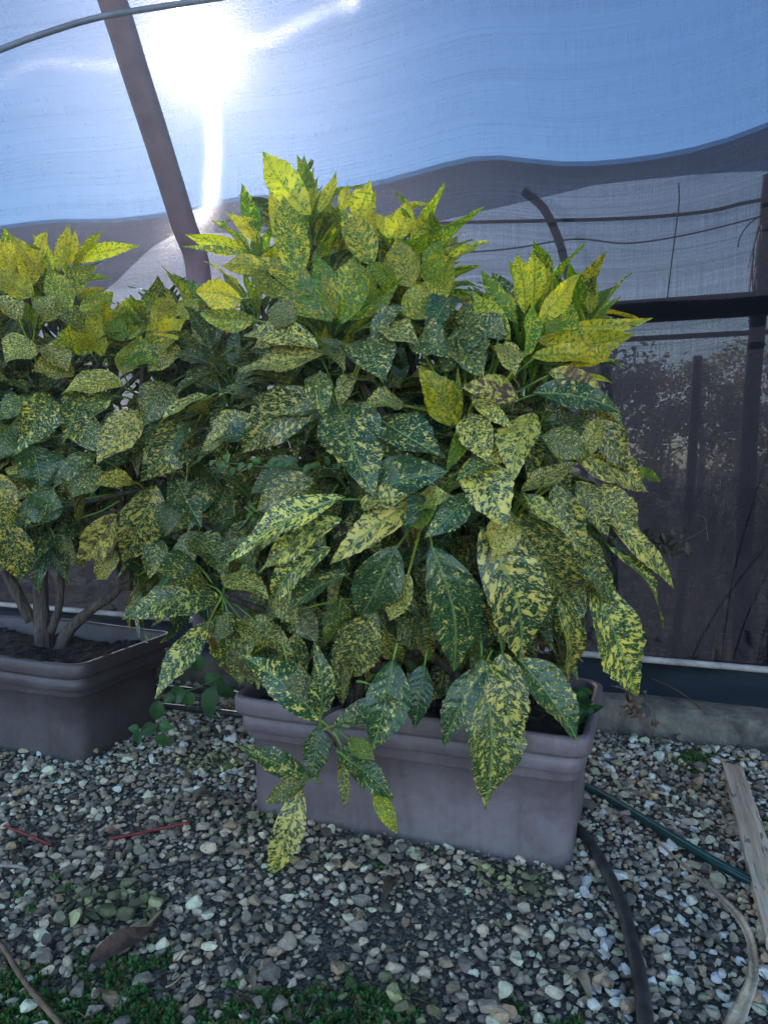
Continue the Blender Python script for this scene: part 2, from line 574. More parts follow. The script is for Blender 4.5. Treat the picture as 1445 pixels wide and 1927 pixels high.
def roof_fn(t, th):
    # th 0 at the far wall edge .. pi at the wall behind the camera
    s0, s1 = A2s(AW), -2.6
    c, h = (s0 + s1) / 2, (s0 - s1) / 2
    z0 = zed(t)
    k = math.sin(th) ** 0.9
    sag = 0.03 * math.sin(t * 1.6 + 0.6) * math.sin(th)
    z0b = z0 * (1 - th / math.pi) + 1.8 * th / math.pi
    return tsz(t, c + h * math.cos(th), z0b + 1.25 * k + sag)


ts = np.linspace(-8.5, 6.5, 151)
grid_sheet("roof_net", M['roof'], house, ts, np.linspace(0, math.pi * 0.56, 31), roof_fn, lambda t, th: (t, th * 2.2))  # roof cut short past the camera, rear opened to let sky light in
# grid_sheet("rear_side_net", M['curtain'], house, ts, np.linspace(0.0, 1.8, 5), lambda t, z: tsz(t, -2.6, z))


def cur_fn(off, wav):
    def f(t, k):
        zt = zed(t)
        z = 0.14 + (zt - 0.14) * k
        return tsz(t, A2s(AW) + off + wav * (math.sin(t * 7 + z * 2) * 0.5 + math.sin(t * 17 + 1.3 + z * 5) * 0.3) * math.sin(math.pi * min(1, k * 1.02)), z)
    return f


grid_sheet("side_curtain", M['curtain'], house, ts, np.linspace(0, 1, 15), cur_fn(0.0, 0.02), lambda t, k: (t, k * 1.75))
low_px = [(-900, 640), (-300, 640), (0, 640), (215, 545), (330, 445), (400, 440), (560, 445), (700, 432), (850, 418), (960, 395), (1130, 348), (1445, 330), (1700, 320), (1900, 330)]
lt = [tco(wall(px, py, AW)) for px, py in low_px]
lz = [wall(px, py, AW)[2] for px, py in low_px]


def fold_fn(t, k):
    zt = zed(t) + 0.004
    zl = min(float(np.interp(t, lt, lz)), zt - 0.06)
    return tsz(t, A2s(AW) - 0.03 - 0.015 * math.sin(t * 9) * (1 - k), zl + (zt - zl) * k)


grid_sheet("curtain_fold", M['fold'], house, ts, np.linspace(0, 1, 6), fold_fn, lambda t, k: (t, k * 0.3))
grid_sheet("lower_curtain", M['lower'], house, ts, np.linspace(0, 1, 8),
           lambda t, k: tsz(t, A2s(AW) + 0.05 + 0.012 * math.sin(t * 8 + k), 0.03 + 0.72 * k + 0.01 * math.sin(t * 3)), lambda t, k: (t, k * 0.7))
grid_sheet("middle_curtain", M['lower'], house, ts, np.linspace(0, 1, 8),
           lambda t, k: tsz(t, A2s(AW) + 0.09, 0.55 + 0.73 * k), lambda t, k: (t + 3.3, k * 0.7))

# hoops
Ah = 2.62
p_low = wall(375, 525, Ah)
t_h = tco(p_low)


def hoop_pts(t, s0=A2s(Ah), off=0.0):
    pts = [tsz(t, s0 + off, 0.0), tsz(t, s0 + off, 0.8)]
    for th in np.linspace(0.0, 1.0, 9):
        a = th * math.pi
        z = 1.38 + 1.42 * math.sin(a) ** 0.95
        s = s0 + off - (s0 + off + 2.45) * (1 - math.cos(a)) / 2
        pts.append(tsz(t, s, z))
    pts += [tsz(t, -2.45, 0.8), tsz(t, -2.45, 0.0)]
    return pts


# the near hoop follows the lean seen in the photograph: it runs up and inwards from the wall
def hoop_near():
    pl = p_low
    pts = [tsz(t_h, A2s(Ah), 0.0), tsz(t_h, A2s(Ah), 0.9)]
    d0 = ray(375, 525)
    for px, py in ((375, 525), (345, 420), (300, 275), (255, 135), (212, 0), (150, -160)):
        d = ray(px, py)
        # plane through the hoop: T . p = t_h
        k = t_h / (d.x * T[0] + d.y * T[1])
        pts.append(np.array((d.x * k, d.y * k, CAMZ + d.z * k)))
    e = pts[-1]
    se = float(np.dot(e, Nn))
    for q in (0.25, 0.5, 0.75, 1.0):
        a = q * math.pi / 2
        pts.append(tsz(t_h, se - (se + 2.45) * math.sin(a) ** 1.2, e[2] * math.cos(a) ** 0.6 if q < 1 else 1.2))
    pts.append(tsz(t_h, -2.45, 0))
    return pts


mb = MB()
HP = hoop_near()
tube(mb, HP, 0.046, seg=10, n=6)
mb.build("hoop", M['hoop'], house)
for t in (t_h - 3.4, t_h + 3.4):
    mb = MB()
    tube(mb, hoop_pts(t), 0.03, seg=8, n=4)
    mb.build("hoop", M['hoop'], house)

# roof purlin seen top left
pur = [(-260, 200), (0, 94), (100, 58), (190, 32), (320, 10), (520, -20), (800, -60)]
mb = MB()
tube(mb, [at(px, py, 2.15 + px * 0.0001) for px, py in pur], 0.0085, seg=8, n=5)
mb.build("purlin", M['purlin'], house)


def rail(name, mat, p0, p1, A, half_h, half_d, smoothf=False):
    a, b = wall(*p0, A), wall(*p1, A)
    a, b = a + (a - b) * 2.2, b + (b - a) * 1.2
    mb = MB()
    ax = (b - a) / 2
    box(mb, (a + b) / 2, ax, Nn * half_d, np.array([0, 0, half_h]), 0.004)
    return mb.build(name, mat, house, smooth=False)


zr = 1.30
for nm, z, A, hh, hd, mt in (("rail", 1.30, 2.80, 0.036, 0.02, 'rail'), ("thin_rail", 1.215, 2.83, 0.008, 0.008, 'rail')):
    mb = MB()
    box(mb, tsz(-1, A2s(A), z), T * 7, Nn * hd, np.array([0, 0, hh]), 0.003)
    mb.build(nm, M[mt], house, smooth=False)
mb = MB()
tube(mb, [tsz(-8, A2s(2.655), 0.165), tsz(-1.0, A2s(2.655), 0.166), tsz(0.6, A2s(2.655), 0.164), tsz(6, A2s(2.655), 0.166)], 0.011, seg=8, n=4)
mb.build("base_pipe", M['batten'], house)
mb = MB()
rows = [(2.525, 0.01), (2.54, 0.06), (2.58, 0.095), (2.63, 0.12), (2.66, 0.153), (2.70, 0.155), (2.74, 0.16)]
V, Fc = [], []
tt = np.linspace(-8, 6, 141)
for i, t in enumerate(tt):
    for j, (A, z) in enumerate(rows):
        w = 0.006 * math.sin(t * 23 + j) + 0.008 * math.sin(t * 9.1 + j * 2)
        V.append(tsz(t, A2s(A) + w, z + (0.006 * math.sin(t * 13 + j * 1.7) if 0 < j < 4 else 0)))
nr = len(rows)
Fc = [[i * nr + j, (i + 1) * nr + j, (i + 1) * nr + j + 1, i * nr + j + 1] for i in range(len(tt) - 1) for j in range(nr - 1)]
mb.add(V, Fc)
mb.build("skirt", M['skirt'], house)

# cables and torn straps on the side wall
mb = MB()
tube(mb, [wall(px, py, 2.80) for px, py in ((500, 425), (760, 422), (900, 418), (1040, 415), (1200, 410), (1330, 398), (1400, 382), (1500, 365))], 0.006, seg=6, n=5)
mb.build("cable", M['cable'], house)
mb = MB()
tube(mb, [wall(px, py, 2.85) for px, py in ((820, 480), (960, 468), (1080, 450), (1180, 458), (1300, 440), (1440, 405))], 0.003, seg=6, n=5)
mb.build("cable", M['cable'], house)
mb = MB()
tube(mb, [wall(px, py, 2.71) for px, py in ((1276, 345), (1277, 380), (1271, 430), (1262, 500), (1255, 560))], 0.0022, seg=5, n=5)
mb.build("cord", M['cable'], house)
mb = MB()
tube(mb, [wall(px, py, 2.71) for px, py in ((1440, 400), (1410, 420), (1392, 445), (1388, 465))], 0.0022, seg=5, n=5)
mb.build("cord", M['cable'], house)
# hoop of the bay behind, seen through the net
mb = MB()
tube(mb, [wall(px, py, 2.92) for px, py in ((985, 360), (1022, 392), (1050, 450), (1068, 520), (1082, 600), (1095, 760), (1100, 1000), (1102, 1180))], 0.015, seg=8, n=4)
mb.build("back_hoop", M['rail'], house)
# post with ragged net strips
mb = MB()
tube(mb, [wall(px, py, 2.90) for px, py in ((1448, 330), (1440, 430), (1432, 520), (1422, 640), (1412, 760), (1400, 1000), (1392, 1240))], 0.024, 0.03, seg=8, n=3)
mb.build("post", M['rail'], house)
mb = MB()
rr = random.Random(5)
for k in range(9):
    x = 1425 + rr.uniform(-8, 18)
    y = 470 + rr.uniform(-60, 40)
    a = wall(x, y, 2.86 + rr.uniform(-.02, .02))
    b = wall(x + rr.uniform(-22, 10), y + rr.uniform(60, 120), 2.86)
    tube(mb, [a, (a + b) / 2 + np.array([0.01 * rr.uniform(-1, 1)] * 3), b], 0.008, 0.002, seg=5, n=4, flat=0.3)
mb.build("torn_net_strip", M['rail'], house)

# ---------------------------------------------------------------- curb
curb = MB()
tt = np.linspace(-7, 5, 121)
prof = [(2.375, 0.0), (2.378, 0.05), (2.382, 0.082), (2.40, 0.094), (2.44, 0.097), (2.49, 0.093), (2.505, 0.08), (2.507, 0.0)]
rr = random.Random(3)
V = []
for i, t in enumerate(tt):
    for j, (A, z) in enumerate(prof):
        V.append(tsz(t, A2s(A) + rr.uniform(-.004, .004), z + (rr.uniform(-.004, .004) if z > 0.01 else -0.01)))
nr = len(prof)
curb.add(V, [[i * nr + j, (i + 1) * nr + j, (i + 1) * nr + j + 1, i * nr + j + 1] for i in range(len(tt) - 1) for j in range(nr - 1)]
         + [list(range(nr))[::-1], [(len(tt) - 1) * nr + j for j in range(nr)]])
co = curb.build("curb", M['curb'], None, smooth=False, origin=tsz(0, A2s(2.44), 0))
tag(co, "low weathered curb with a worn dusty top along the foot of the net wall", "curb")

# ---------------------------------------------------------------- planters


def rrect(hl, hw, r, n=5):
    pts = []
    for cx, cy, a0 in ((hl - r, hw - r, 0), (-hl + r, hw - r, 90), (-hl + r, -hw + r, 180), (hl - r, -hw + r, 270)):
        for k in range(n + 1):
            a = R(a0 + 90 * k / n)
            pts.append((cx + r * math.cos(a), cy + r * math.sin(a)))
    return pts


def subdiv_ring(pts, m=4):
    out = []
    for i in range(len(pts)):
        a, b = pts[i], pts[(i + 1) % len(pts)]
        d = math.hypot(b[0] - a[0], b[1] - a[1])
        k = 12 if d > 0.1 else 1
        for q in range(k):
            out.append((a[0] + (b[0] - a[0]) * q / k, a[1] + (b[1] - a[1]) * q / k))
    return out


HL, HW = 0.388, 0.203
LOFT = [  # z, inset from rim outline, corner radius
    (-0.012, 0.042, 0.030), (-0.006, 0.036, 0.034), (0.02, 0.034, 0.036), (0.10, 0.033, 0.038), (0.183, 0.030, 0.04), (0.1845, 0.0275, 0.04), (0.187, 0.0195, 0.04), (0.189, 0.0185, 0.04), (0.206, 0.0185, 0.04), (0.2075, 0.0175, 0.04),
    (0.2095, 0.0125, 0.04), (0.211, 0.0115, 0.04), (0.234, 0.0115, 0.04), (0.2365, 0.0135, 0.04), (0.242, 0.014, 0.04), (0.2435, 0.012, 0.04), (0.2455, 0.002, 0.04), (0.252, 0.0, 0.04), (0.279, -0.001, 0.04), (0.284, 0.002, 0.04), (0.286, 0.006, 0.038),
    (0.284, 0.014, 0.034), (0.278, 0.018, 0.032), (0.24, 0.022, 0.03), (0.225, 0.026, 0.03)]


def planter(corner_rim, label, seed, mat):
    """corner_rim: the near right rim corner (x, y)"""
    rnd = random.Random(seed)
    c = np.array([corner_rim[0], corner_rim[1], 0]) - T * HL + Nn * HW
    root = empty("planter", tuple(c), label, "planter", "long plastic planters in a row")
    root.rotation_euler = (0, 0, math.atan2(T[1], T[0]))
    V = []
    rings = []
    for z, ins, r in LOFT:
        ring = subdiv_ring(rrect(HL - ins, HW - ins, r))
        rings.append(len(ring))
        for x, y in ring:
            bow = 0.010 * (1 - (x / HL) ** 2) * (z / 0.28)       # long sides bulge a little
            yy = y + (bow if y > 0 else -bow) * (1 if abs(y) > HW * 0.5 else 0)
            zz = z + (0.004 * math.sin(x * 9 + seed) if z > 0.2 else 0)
            V.append((x, yy, zz))
    n = rings[0]
    Fc = [[i * n + k, i * n + (k + 1) % n, (i + 1) * n + (k + 1) % n, (i + 1) * n + k] for i in range(len(LOFT) - 1) for k in range(n)]
    Fc.append(list(range(n))[::-1])
    mesh_np("tub", V, Fc, mat, root)
    # soil
    V, Fc = [], []
    nx, ny = 60, 26
    hx, hy = HL - 0.024, HW - 0.02
    for i in range(nx + 1):
        for j in range(ny + 1):
            x, y = -hx + 2 * hx * i / nx, -hy + 2 * hy * j / ny
            V.append((x, y, 0.238 + 0.012 * math.sin(x * 23 + seed) * math.cos(y * 31) + rnd.uniform(-.006, .006)))
    Fc = [[i * (ny + 1) + j, (i + 1) * (ny + 1) + j, (i + 1) * (ny + 1) + j + 1, i * (ny + 1) + j + 1] for i in range(nx) for j in range(ny)]
    mesh_np("soil", V, Fc, M['soil'], root, smooth=False)
    return root


def rimxy(px, py, z=0.283):
    p = gnd(px, py, z)
    return (p.x, p.y)


PM = rimxy(1110, 1392)
PL = rimxy(150, 1252)
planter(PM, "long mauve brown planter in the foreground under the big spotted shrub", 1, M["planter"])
planter(PL, "mauve brown planter with shade put into its colour, cut off by the left edge of the picture", 2, M["planter_shade"])

# ---------------------------------------------------------------- leaves
CAMP = np.array([0, 0, CAMZ])


def leaf(mb, base, tip, w, N, rnd, young=0.0, yel=0.3, arch=0.10, fold=0.35, twist=0.0, teeth=True, brown=0.0, nu=20, ncross=3, petiole=0.0, pet_to=None):
    base, tip = np.array(base, float), np.array(tip, float)
    Mv = tip - base
    L = np.linalg.norm(Mv)
    Md = Mv / L
    N = N - Md * N.dot(Md)
    N = nrm(N)
    S = np.cross(Md, N)
    r = rnd.random()
    ph = rnd.uniform(0, 6.28)
    wav = rnd.uniform(0.03, 0.10)
    bend = rnd.uniform(-0.05, 0.05)
    asym = rnd.uniform(-0.12, 0.12)
    nt = rnd.randint(5, 7)
    V, UV, Cc = [], [], []
    for i in range(nu + 1):
        u = i / nu
        prof = (math.sin(math.pi * u ** 0.86)) ** 0.82 * (1 - 0.42 * (max(0, u - 0.52) / 0.48) ** 1.6) if 0 < u < 1 else 0.0
        if teeth and u > 0.42:
            tw = (u - 0.38) / 0.62 * nt
            prof *= 1.0 - 0.16 * (tw % 1.0) + 0.05
        hw = w / 2 * max(prof, 0.012)
        c = base + Md * L * u + N * L * arch * math.sin(math.pi * u ** 0.9) - N * L * 0.04 * u ** 3 + S * L * bend * math.sin(math.pi * u)
        tw_ = twist * u
        Su = S * math.cos(tw_) + N * math.sin(tw_)
        Nu = -S * math.sin(tw_) + N * math.cos(tw_)
        for j in range(-ncross, ncross + 1):
            v = j / ncross
            h = hw * (1 + asym * (1 if v > 0 else -1))
            lift = math.sin(fold) * abs(v) ** 1.3 * h
            ruff = wav * w * math.sin(u * 11 + ph + (1.5 if v > 0 else 0)) * v * v
            quilt = 0.012 * w * math.sin(u * 42 - abs(v) * 9)
            V.append(c + Su * v * h * math.cos(fold) + Nu * (lift + ruff + quilt * (1 if 0 < abs(v) < 1 else 0)))
            UV.append((u, v * h / L))
            Cc.append((r, young, yel, brown))
    k = 2 * ncross + 1
    Fc = [[i * k + j, i * k + j + 1, (i + 1) * k + j + 1, (i + 1) * k + j] for i in range(nu) for j in range(k - 1)]
    mb.add(V, Fc, UV, Cc)
    if petiole > 0:
        e = base - Md * petiole if pet_to is None else np.array(pet_to)
        m_ = (base + e) / 2 + N * petiole * 0.15
        n0 = mb.n
        tube(mb, [e, m_, base + Md * 0.01], 0.0028, 0.002, seg=5, n=2)
        mb.c[-1][:] = (r, 1.0, 0.1, 0)
        mb.uv[-1][:] = (0.5, 0.0)


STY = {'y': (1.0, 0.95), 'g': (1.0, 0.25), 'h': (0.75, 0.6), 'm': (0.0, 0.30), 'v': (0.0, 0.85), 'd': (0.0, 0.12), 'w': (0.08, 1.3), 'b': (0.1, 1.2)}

MAIN = """
700 500 640 390 60 h;560 530 535 362 66 h;530 480 507 352 34 y;585 405 490 283 62 y;600 400 632 317 26 y;585 400 598 330 18 y;640 400 655 345 24 y;672 420 697 337 48 y;700 440 706 392 26 y
490 458 424 398 24 y;462 470 350 442 36 y;470 478 343 463 14 h;505 505 414 498 42 y;600 560 480 478 52 h;520 560 470 500 40 h;455 565 365 548 56 y;480 600 372 590 44 h
745 455 768 374 40 y;735 450 705 400 28 y;770 455 819 402 36 y;800 500 846 484 30 y;775 540 748 445 66 h;812 540 826 445 50 g;836 560 850 480 40 y
625 605 548 492 44 g;632 600 590 470 46 g;628 600 602 505 24 h;642 600 668 480 60 h;650 600 765 522 42 g;612 600 508 520 46 h;640 610 700 500 40 g;700 570 665 488 44 h;752 585 850 545 66 h;745 540 695 490 36 g;700 640 762 570 36 v
600 655 455 626 58 v;612 668 445 692 74 w;560 640 470 655 40 v;650 660 600 640 30 m;690 640 720 716 96 v;600 660 650 690 46 v;560 600 500 585 60 v;720 610 790 650 60 v
850 560 800 640 60 m;860 590 955 628 62 v;780 640 850 670 70 m;870 620 905 705 84 v;945 650 968 705 60 v;830 700 900 640 50 m
988 590 968 472 38 y;1002 580 1002 466 38 y;1008 610 1091 512 44 y;975 610 900 505 34 g;1020 560 1030 498 26 y;1108 590 1120 527 24 y;1060 612 1235 597 28 y;1030 650 1201 626 56 y;1000 670 1165 676 48 y;1010 640 1145 655 44 y;960 640 888 548 48 h;986 670 1008 560 50 g;1060 660 1078 565 44 h;1030 640 1050 560 40 g;1070 690 1160 640 34 y;965 600 938 545 26 y;945 640 890 590 44 v
1000 740 1172 770 62 m;1030 700 1138 740 54 w;1080 708 1156 720 12 y;900 700 860 640 44 v
975 752 866 726 54 b;888 752 968 808 32 w;856 800 790 688 74 y;864 795 861 688 16 g;872 806 842 884 34 g
606 738 452 852 96 v;480 786 378 848 66 v;500 820 395 830 60 m;620 770 470 800 50 m;640 762 702 930 118 m;760 762 680 762 60 v;715 790 835 858 90 d;690 932 842 884 88 m;600 700 610 790 50 m;665 700 640 770 36 v
1000 780 962 900 78 w;880 780 922 872 66 v;905 880 985 840 50 v;1085 872 1134 774 38 w;1100 790 1182 890 66 v;980 922 1082 868 44 w;1020 820 1110 858 60 v;1075 858 1225 924 78 w;1195 886 1246 906 26 g;1180 900 1215 880 26 g;940 870 860 900 40 m
1040 905 1110 1060 64 v;1085 905 1145 1010 54 v;1120 915 1212 1006 74 v;985 930 1062 1005 38 w;1145 985 1275 1106 54 v;1148 1030 1253 1181 42 v;960 960 1078 1135 130 v;1090 1000 1120 1130 60 v;1080 1060 1170 1130 60 v;1100 1100 1050 1200 70 v
880 865 952 1000 92 v;960 975 928 1056 64 w;905 995 985 1252 128 v;1110 1090 1205 1312 112 v;1052 1125 1066 1302 62 v;1010 1100 1000 1200 60 m
812 1028 856 1268 106 m;745 1030 676 1165 96 m;800 928 618 1062 68 v;650 935 424 1052 72 v;640 975 480 1075 62 v;620 1030 508 1138 66 v;660 1080 522 1168 54 m;780 950 848 930 56 w;770 985 820 955 44 g;830 930 760 985 60 m;880 930 800 1010 54 m;590 900 480 960 70 m;560 860 470 930 60 m;680 950 770 930 54 v
700 1150 662 1278 92 v;745 1165 800 1225 60 m;640 1120 610 1220 60 m;860 1100 905 1190 60 m;850 1195 872 1262 50 v;900 1190 880 1240 50 m;770 1080 730 1170 50 v;780 1180 820 1250 40 v
905 1235 918 1528 126 v;912 1250 832 1410 60 m;945 1225 974 1414 84 v;975 1240 1092 1394 92 m;740 1240 698 1418 90 m;700 1290 770 1310 50 m;720 1180 760 1250 44 v
604 1356 458 1232 78 m;602 1348 594 1210 50 m;630 1366 772 1308 50 m;600 1368 584 1468 54 d;578 1462 452 1402 52 m;574 1474 496 1512 40 v;566 1478 500 1662 58 v;636 1420 650 1525 22 v;656 1432 742 1506 50 d;704 1484 748 1572 34 g;655 1390 706 1430 34 g;640 1400 690 1490 40 m
415 1125 230 1162 72 v;418 1148 436 1272 82 m;396 1170 288 1312 58 v;680 1190 640 1330 70 m;560 1190 525 1300 56 m;800 1250 778 1372 56 d;480 1190 446 1296 56 m;350 1040 300 1110 60 m;540 1240 560 1330 44 v;392 1100 296 1072 50 v;455 1170 552 1226 66 v;430 1080 505 1120 60 v;470 1060 420 1000 50 m;520 1100 560 1180 50 v;500 1180 470 1262 50 m;560 1140 600 1210 50 m;370 1010 430 1080 70 m;440 1190 390 1180 46 m
"""
LEFT = """
80 520 18 432 38 y;100 510 60 440 36 y;60 540 40 470 40 y;110 510 128 418 28 y;70 500 88 430 28 y;140 492 262 463 28 y;130 500 142 430 20 y;20 520 -10 440 44 y;60 560 -10 505 54 y;150 520 180 500 26 y;120 560 175 495 40 h;130 590 90 500 50 h;150 600 215 548 42 g;40 600 -20 560 60 v;110 600 60 560 56 v;160 620 110 585 40 v
195 670 162 590 36 y;200 650 240 560 46 y;190 640 170 570 28 y;255 620 246 556 40 y;240 640 296 540 36 h;275 640 336 588 34 y;290 620 322 545 28 y;330 600 300 540 34 y;175 660 130 620 34 y;400 580 325 512 22 g;340 600 372 560 40 h;300 640 350 600 46 y;230 660 300 690 58 g;180 640 105 645 60 g;235 640 205 600 50 g;270 660 330 640 44 h;225 700 262 640 42 h
360 620 440 600 50 v;350 660 420 640 50 v;330 650 280 700 60 v;400 640 440 690 50 v;60 640 10 680 70 v;90 650 130 700 60 v;140 690 60 700 66 v;350 700 420 730 60 m
232 722 116 738 54 w;200 740 170 790 50 m;100 748 38 846 74 m;60 748 0 790 70 m;140 780 190 850 60 m;60 840 76 922 82 d;182 852 98 918 38 m;262 772 180 872 76 v;320 720 270 800 70 m;352 790 264 906 80 v;380 770 420 800 60 m;430 770 350 812 50 v;150 730 120 830 60 m;300 800 240 840 50 m;20 800 -20 870 70 m
0 890 22 992 50 v;60 930 118 952 60 d;130 945 30 968 70 d;294 912 232 1062 84 v;222 968 140 1062 62 w;252 905 176 912 40 w;226 1040 180 1090 50 v;20 985 40 1092 66 v;400 870 352 1002 50 m;330 900 380 990 60 m;330 940 310 1010 50 m;190 880 130 940 60 m;400 940 450 1010 60 m;-20 960 -10 1060 60 v;380 1000 330 1080 60 m;150 980 120 900 40 m;440 880 410 960 60 m;350 850 420 920 60 m;300 1010 280 1090 50 m
"""


def blobs_main():
    # (px, py, Y, rx_px, ry_px, rY metres)
    return [(610, 470, 1.74, 95, 90, 0.14), (775, 520, 1.70, 75, 80, 0.12), (1010, 610, 1.62, 80, 70, 0.12), (640, 640, 1.72, 150, 205, 0.24), (450, 720, 1.82, 80, 150, 0.16), (455, 900, 1.78, 80, 130, 0.16), (960, 745, 1.62, 165, 165, 0.26), (600, 1150, 1.66, 140, 100, 0.16), (900, 1150, 1.62, 170, 90, 0.18), (850, 985, 1.62, 300, 210, 0.30), (610, 960, 1.68, 165, 215, 0.24), (760, 800, 1.68, 220, 220, 0.28)]


def blobs_left():
    return [(70, 540, 2.15, 80, 70, 0.12), (60, 690, 2.15, 130, 175, 0.26), (340, 650, 2.05, 110, 85, 0.14), (60, 985, 2.05, 100, 50, 0.12), (290, 790, 2.12, 130, 175, 0.24), (90, 860, 2.12, 170, 150, 0.28), (370, 960, 2.1, 90, 130, 0.2), (330, 1060, 2.05, 90, 60, 0.12), (-120, 760, 2.2, 150, 220, 0.28)]


def front_depth(bl, px, py):
    """depth of the shrub's front surface under a pixel (soft union of blobs)"""
    best = None
    fall = None
    for cx, cy, Y, rx, ry, rY in bl:
        q = ((px - cx) / (rx * 1.35)) ** 2 + ((py - cy) / (ry * 1.35)) ** 2
        if q < 1:
            d = Y - rY * 1.25 * math.sqrt(1 - q)
            best = d if best is None else min(best, d)
        if fall is None or q < fall[0]:
            fall = (q, Y)
    if best is None:
        return fall[1] - 0.02
    return best


def make_shrub(root, heroes, bl, shoots, seed, nfill, trunk_base, hang_front=None):
    rnd = random.Random(seed)
    SC = [np.array(at(x, y, Y)) for x, y, Y in shoots]
    mbs = [MB() for _ in shoots]

    def pick(p):
        d = [np.linalg.norm(p - c) for c in SC]
        return int(np.argmin(d))
    ymin = min(s[1] for s in shoots)
    # heroes
    for li, line in enumerate([q for q in heroes.strip().replace('\n', ';').split(';') if q.strip()]):
        f = line.split()
        bx, by, tx, ty, w = map(float, f[:5])
        young, yel = STY[f[5]]
        d0 = front_depth(bl, bx, by) + 0.03
        d1 = front_depth(bl, tx, ty) - 0.02
        d1 = max(min(d1, d0 + 0.07), d0 - 0.12)
        if by > 1200 and seed == 11:
            d0 = min(d0, 1.36) if bx > 650 else min(d0, 1.40)
            d1 = d0 - 0.02
        base, tip = np.array(at(bx, by, d0)), np.array(at(tx, ty, d1))
        toc = nrm(CAMP - (base + tip) / 2)
        N = toc * 1.0 + np.array([0, 0, 0.55 if young < 0.5 else 0.1]) + np.array([rnd.uniform(-.45, .45), rnd.uniform(-.2, .2), rnd.uniform(-.2, .3)])
        if young > 0.5 and rnd.random() < 0.35:
            N = N + np.array([rnd.uniform(-.6, .6), 0, 0])
        wm = w * d0 / F0 * 1.06
        k = pick(base)
        pl = 0.03 if w > 30 else 0.012
        away = SC[k] - base
        dk = float(np.linalg.norm(away))
        pto = base + away * min(1.0, 0.11 / max(dk, 1e-3)) if dk > 0.02 else None
        leaf(mbs[k], base, tip, wm, N, rnd, young + (rnd.uniform(-.15, .1) if young > 0.5 else rnd.uniform(0, .12)), yel + rnd.uniform(-.15, .2),
             arch=rnd.uniform(0.03, 0.11) if young < 0.5 else rnd.uniform(-.03, .06), fold=rnd.uniform(0.12, 0.42), twist=rnd.uniform(-.35, .35),
             brown=1.0 if f[5] == 'b' else (0.8 if (rnd.random() < 0.06 and young < 0.5) else 0.0), nu=30, ncross=4, petiole=pl, pet_to=pto if by < 1200 else None)
    # filling rosettes in the volume, and one young rosette on the tip of each upper shoot
    tips = [i for i, q in enumerate(shoots) if q[1] < 700]
    for q in range(nfill + len(tips)):
        cx, cy, Y, rx, ry, rY = bl[rnd.choices(range(len(bl)), [b[3] * b[4] for b in bl])[0]]
        while True:
            a = np.array([rnd.uniform(-1, 1) for _ in range(3)])
            ln = np.linalg.norm(a)
            if ln < 1:
                break
        a *= (0.35 + 0.55 * ln) / (ln + 1e-6)
        px, py = cx + a[0] * rx, cy + a[1] * ry
        c = np.array(at(px, py, Y + (a[2] * 0.85 if a[2] > 0 else a[2] * 0.55) * rY + 0.04))
        if q >= nfill:
            k0 = tips[q - nfill]
            c, py = SC[k0], 430
            a = np.array([0, -1.0, 0.2])
        out = nrm(np.array([a[0], a[2] * 0.9, -a[1] * 0.8]) + np.array([0, 0, 0.15]))
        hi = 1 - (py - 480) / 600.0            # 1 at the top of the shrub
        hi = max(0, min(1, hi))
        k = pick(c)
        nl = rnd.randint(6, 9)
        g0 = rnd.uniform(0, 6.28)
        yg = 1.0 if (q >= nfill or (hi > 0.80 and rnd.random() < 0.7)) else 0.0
        if q >= nfill:
            nl = 10
        U = nrm(out + np.array([0, 0, 0.4 + hi * 0.9]))
        e1 = nrm(np.cross(U, np.array([0.3, 1, 0.1])))
        e2 = np.cross(U, e1)
        for i in range(nl):
            an = g0 + i * 2.4
            rad = e1 * math.cos(an) + e2 * math.sin(an)
            open_ = 0.25 + 0.75 * (1 - i / nl)
            D = nrm(rad * open_ + U * ((0.9 - 0.6 * open_) if hi > 0.6 else 0.1) + np.array([0, 0, (-0.75 + 1.1 * hi) * open_]) + np.array([rnd.uniform(-.2, .2) for _ in range(3)]))
            L = rnd.uniform(0.11, 0.185) * (0.6 if yg and i > 4 else 0.88)
            b = c + rad * 0.01 - U * 0.008 * i
            N = U * 1.0 + rad * 0.3 + np.array([0, -0.35, 0.3])
            leaf(mbs[k], b + D * 0.02, b + D * (0.02 + L), L * (rnd.uniform(0.34, 0.44) if yg < 0.5 else rnd.uniform(0.27, 0.36)), N, rnd, yg * rnd.uniform(0.7, 1), rnd.choice([0.15, 0.3, 0.5, 0.9]),
                 arch=rnd.uniform(0.02, 0.1), fold=rnd.uniform(0.15, 0.5), twist=rnd.uniform(-.3, .3), nu=12, ncross=2, petiole=0.02)
        tube(mbs[k], [c + U * 0.01, c - U * 0.04, c - U * 0.05 + (SC[k] - c) * 0.35], 0.004, 0.005, seg=5, n=2)
        mbs[k].c[-1][:] = (0.3, 1.0, 0.0, 0)
        mbs[k].uv[-1][:] = (0.5, 0)
    for mb_ in mbs:
        if mb_.v:
            mb_.build("leafy_shoot", M['leaf'], root)
    # stems
    for i, c in enumerate(SC):
        if shoots[i][1] > 1200:
            continue
        b = trunk_base[i % len(trunk_base)]
        b = np.array(b)
        mid = b * 0.5 + c * 0.5 + np.array([(b[0] - c[0]) * 0.25, 0.03, -0.02])
        mb_ = MB()
        tube(mb_, [b - np.array([0, 0, 0.03]), b + (mid - b) * 0.5 + np.array([0, 0, 0.03]), mid, c], 0.015, 0.006, seg=8, n=5, jitter=0.08, rnd=rnd)
        mb_.build("stem", M['bark'], root)


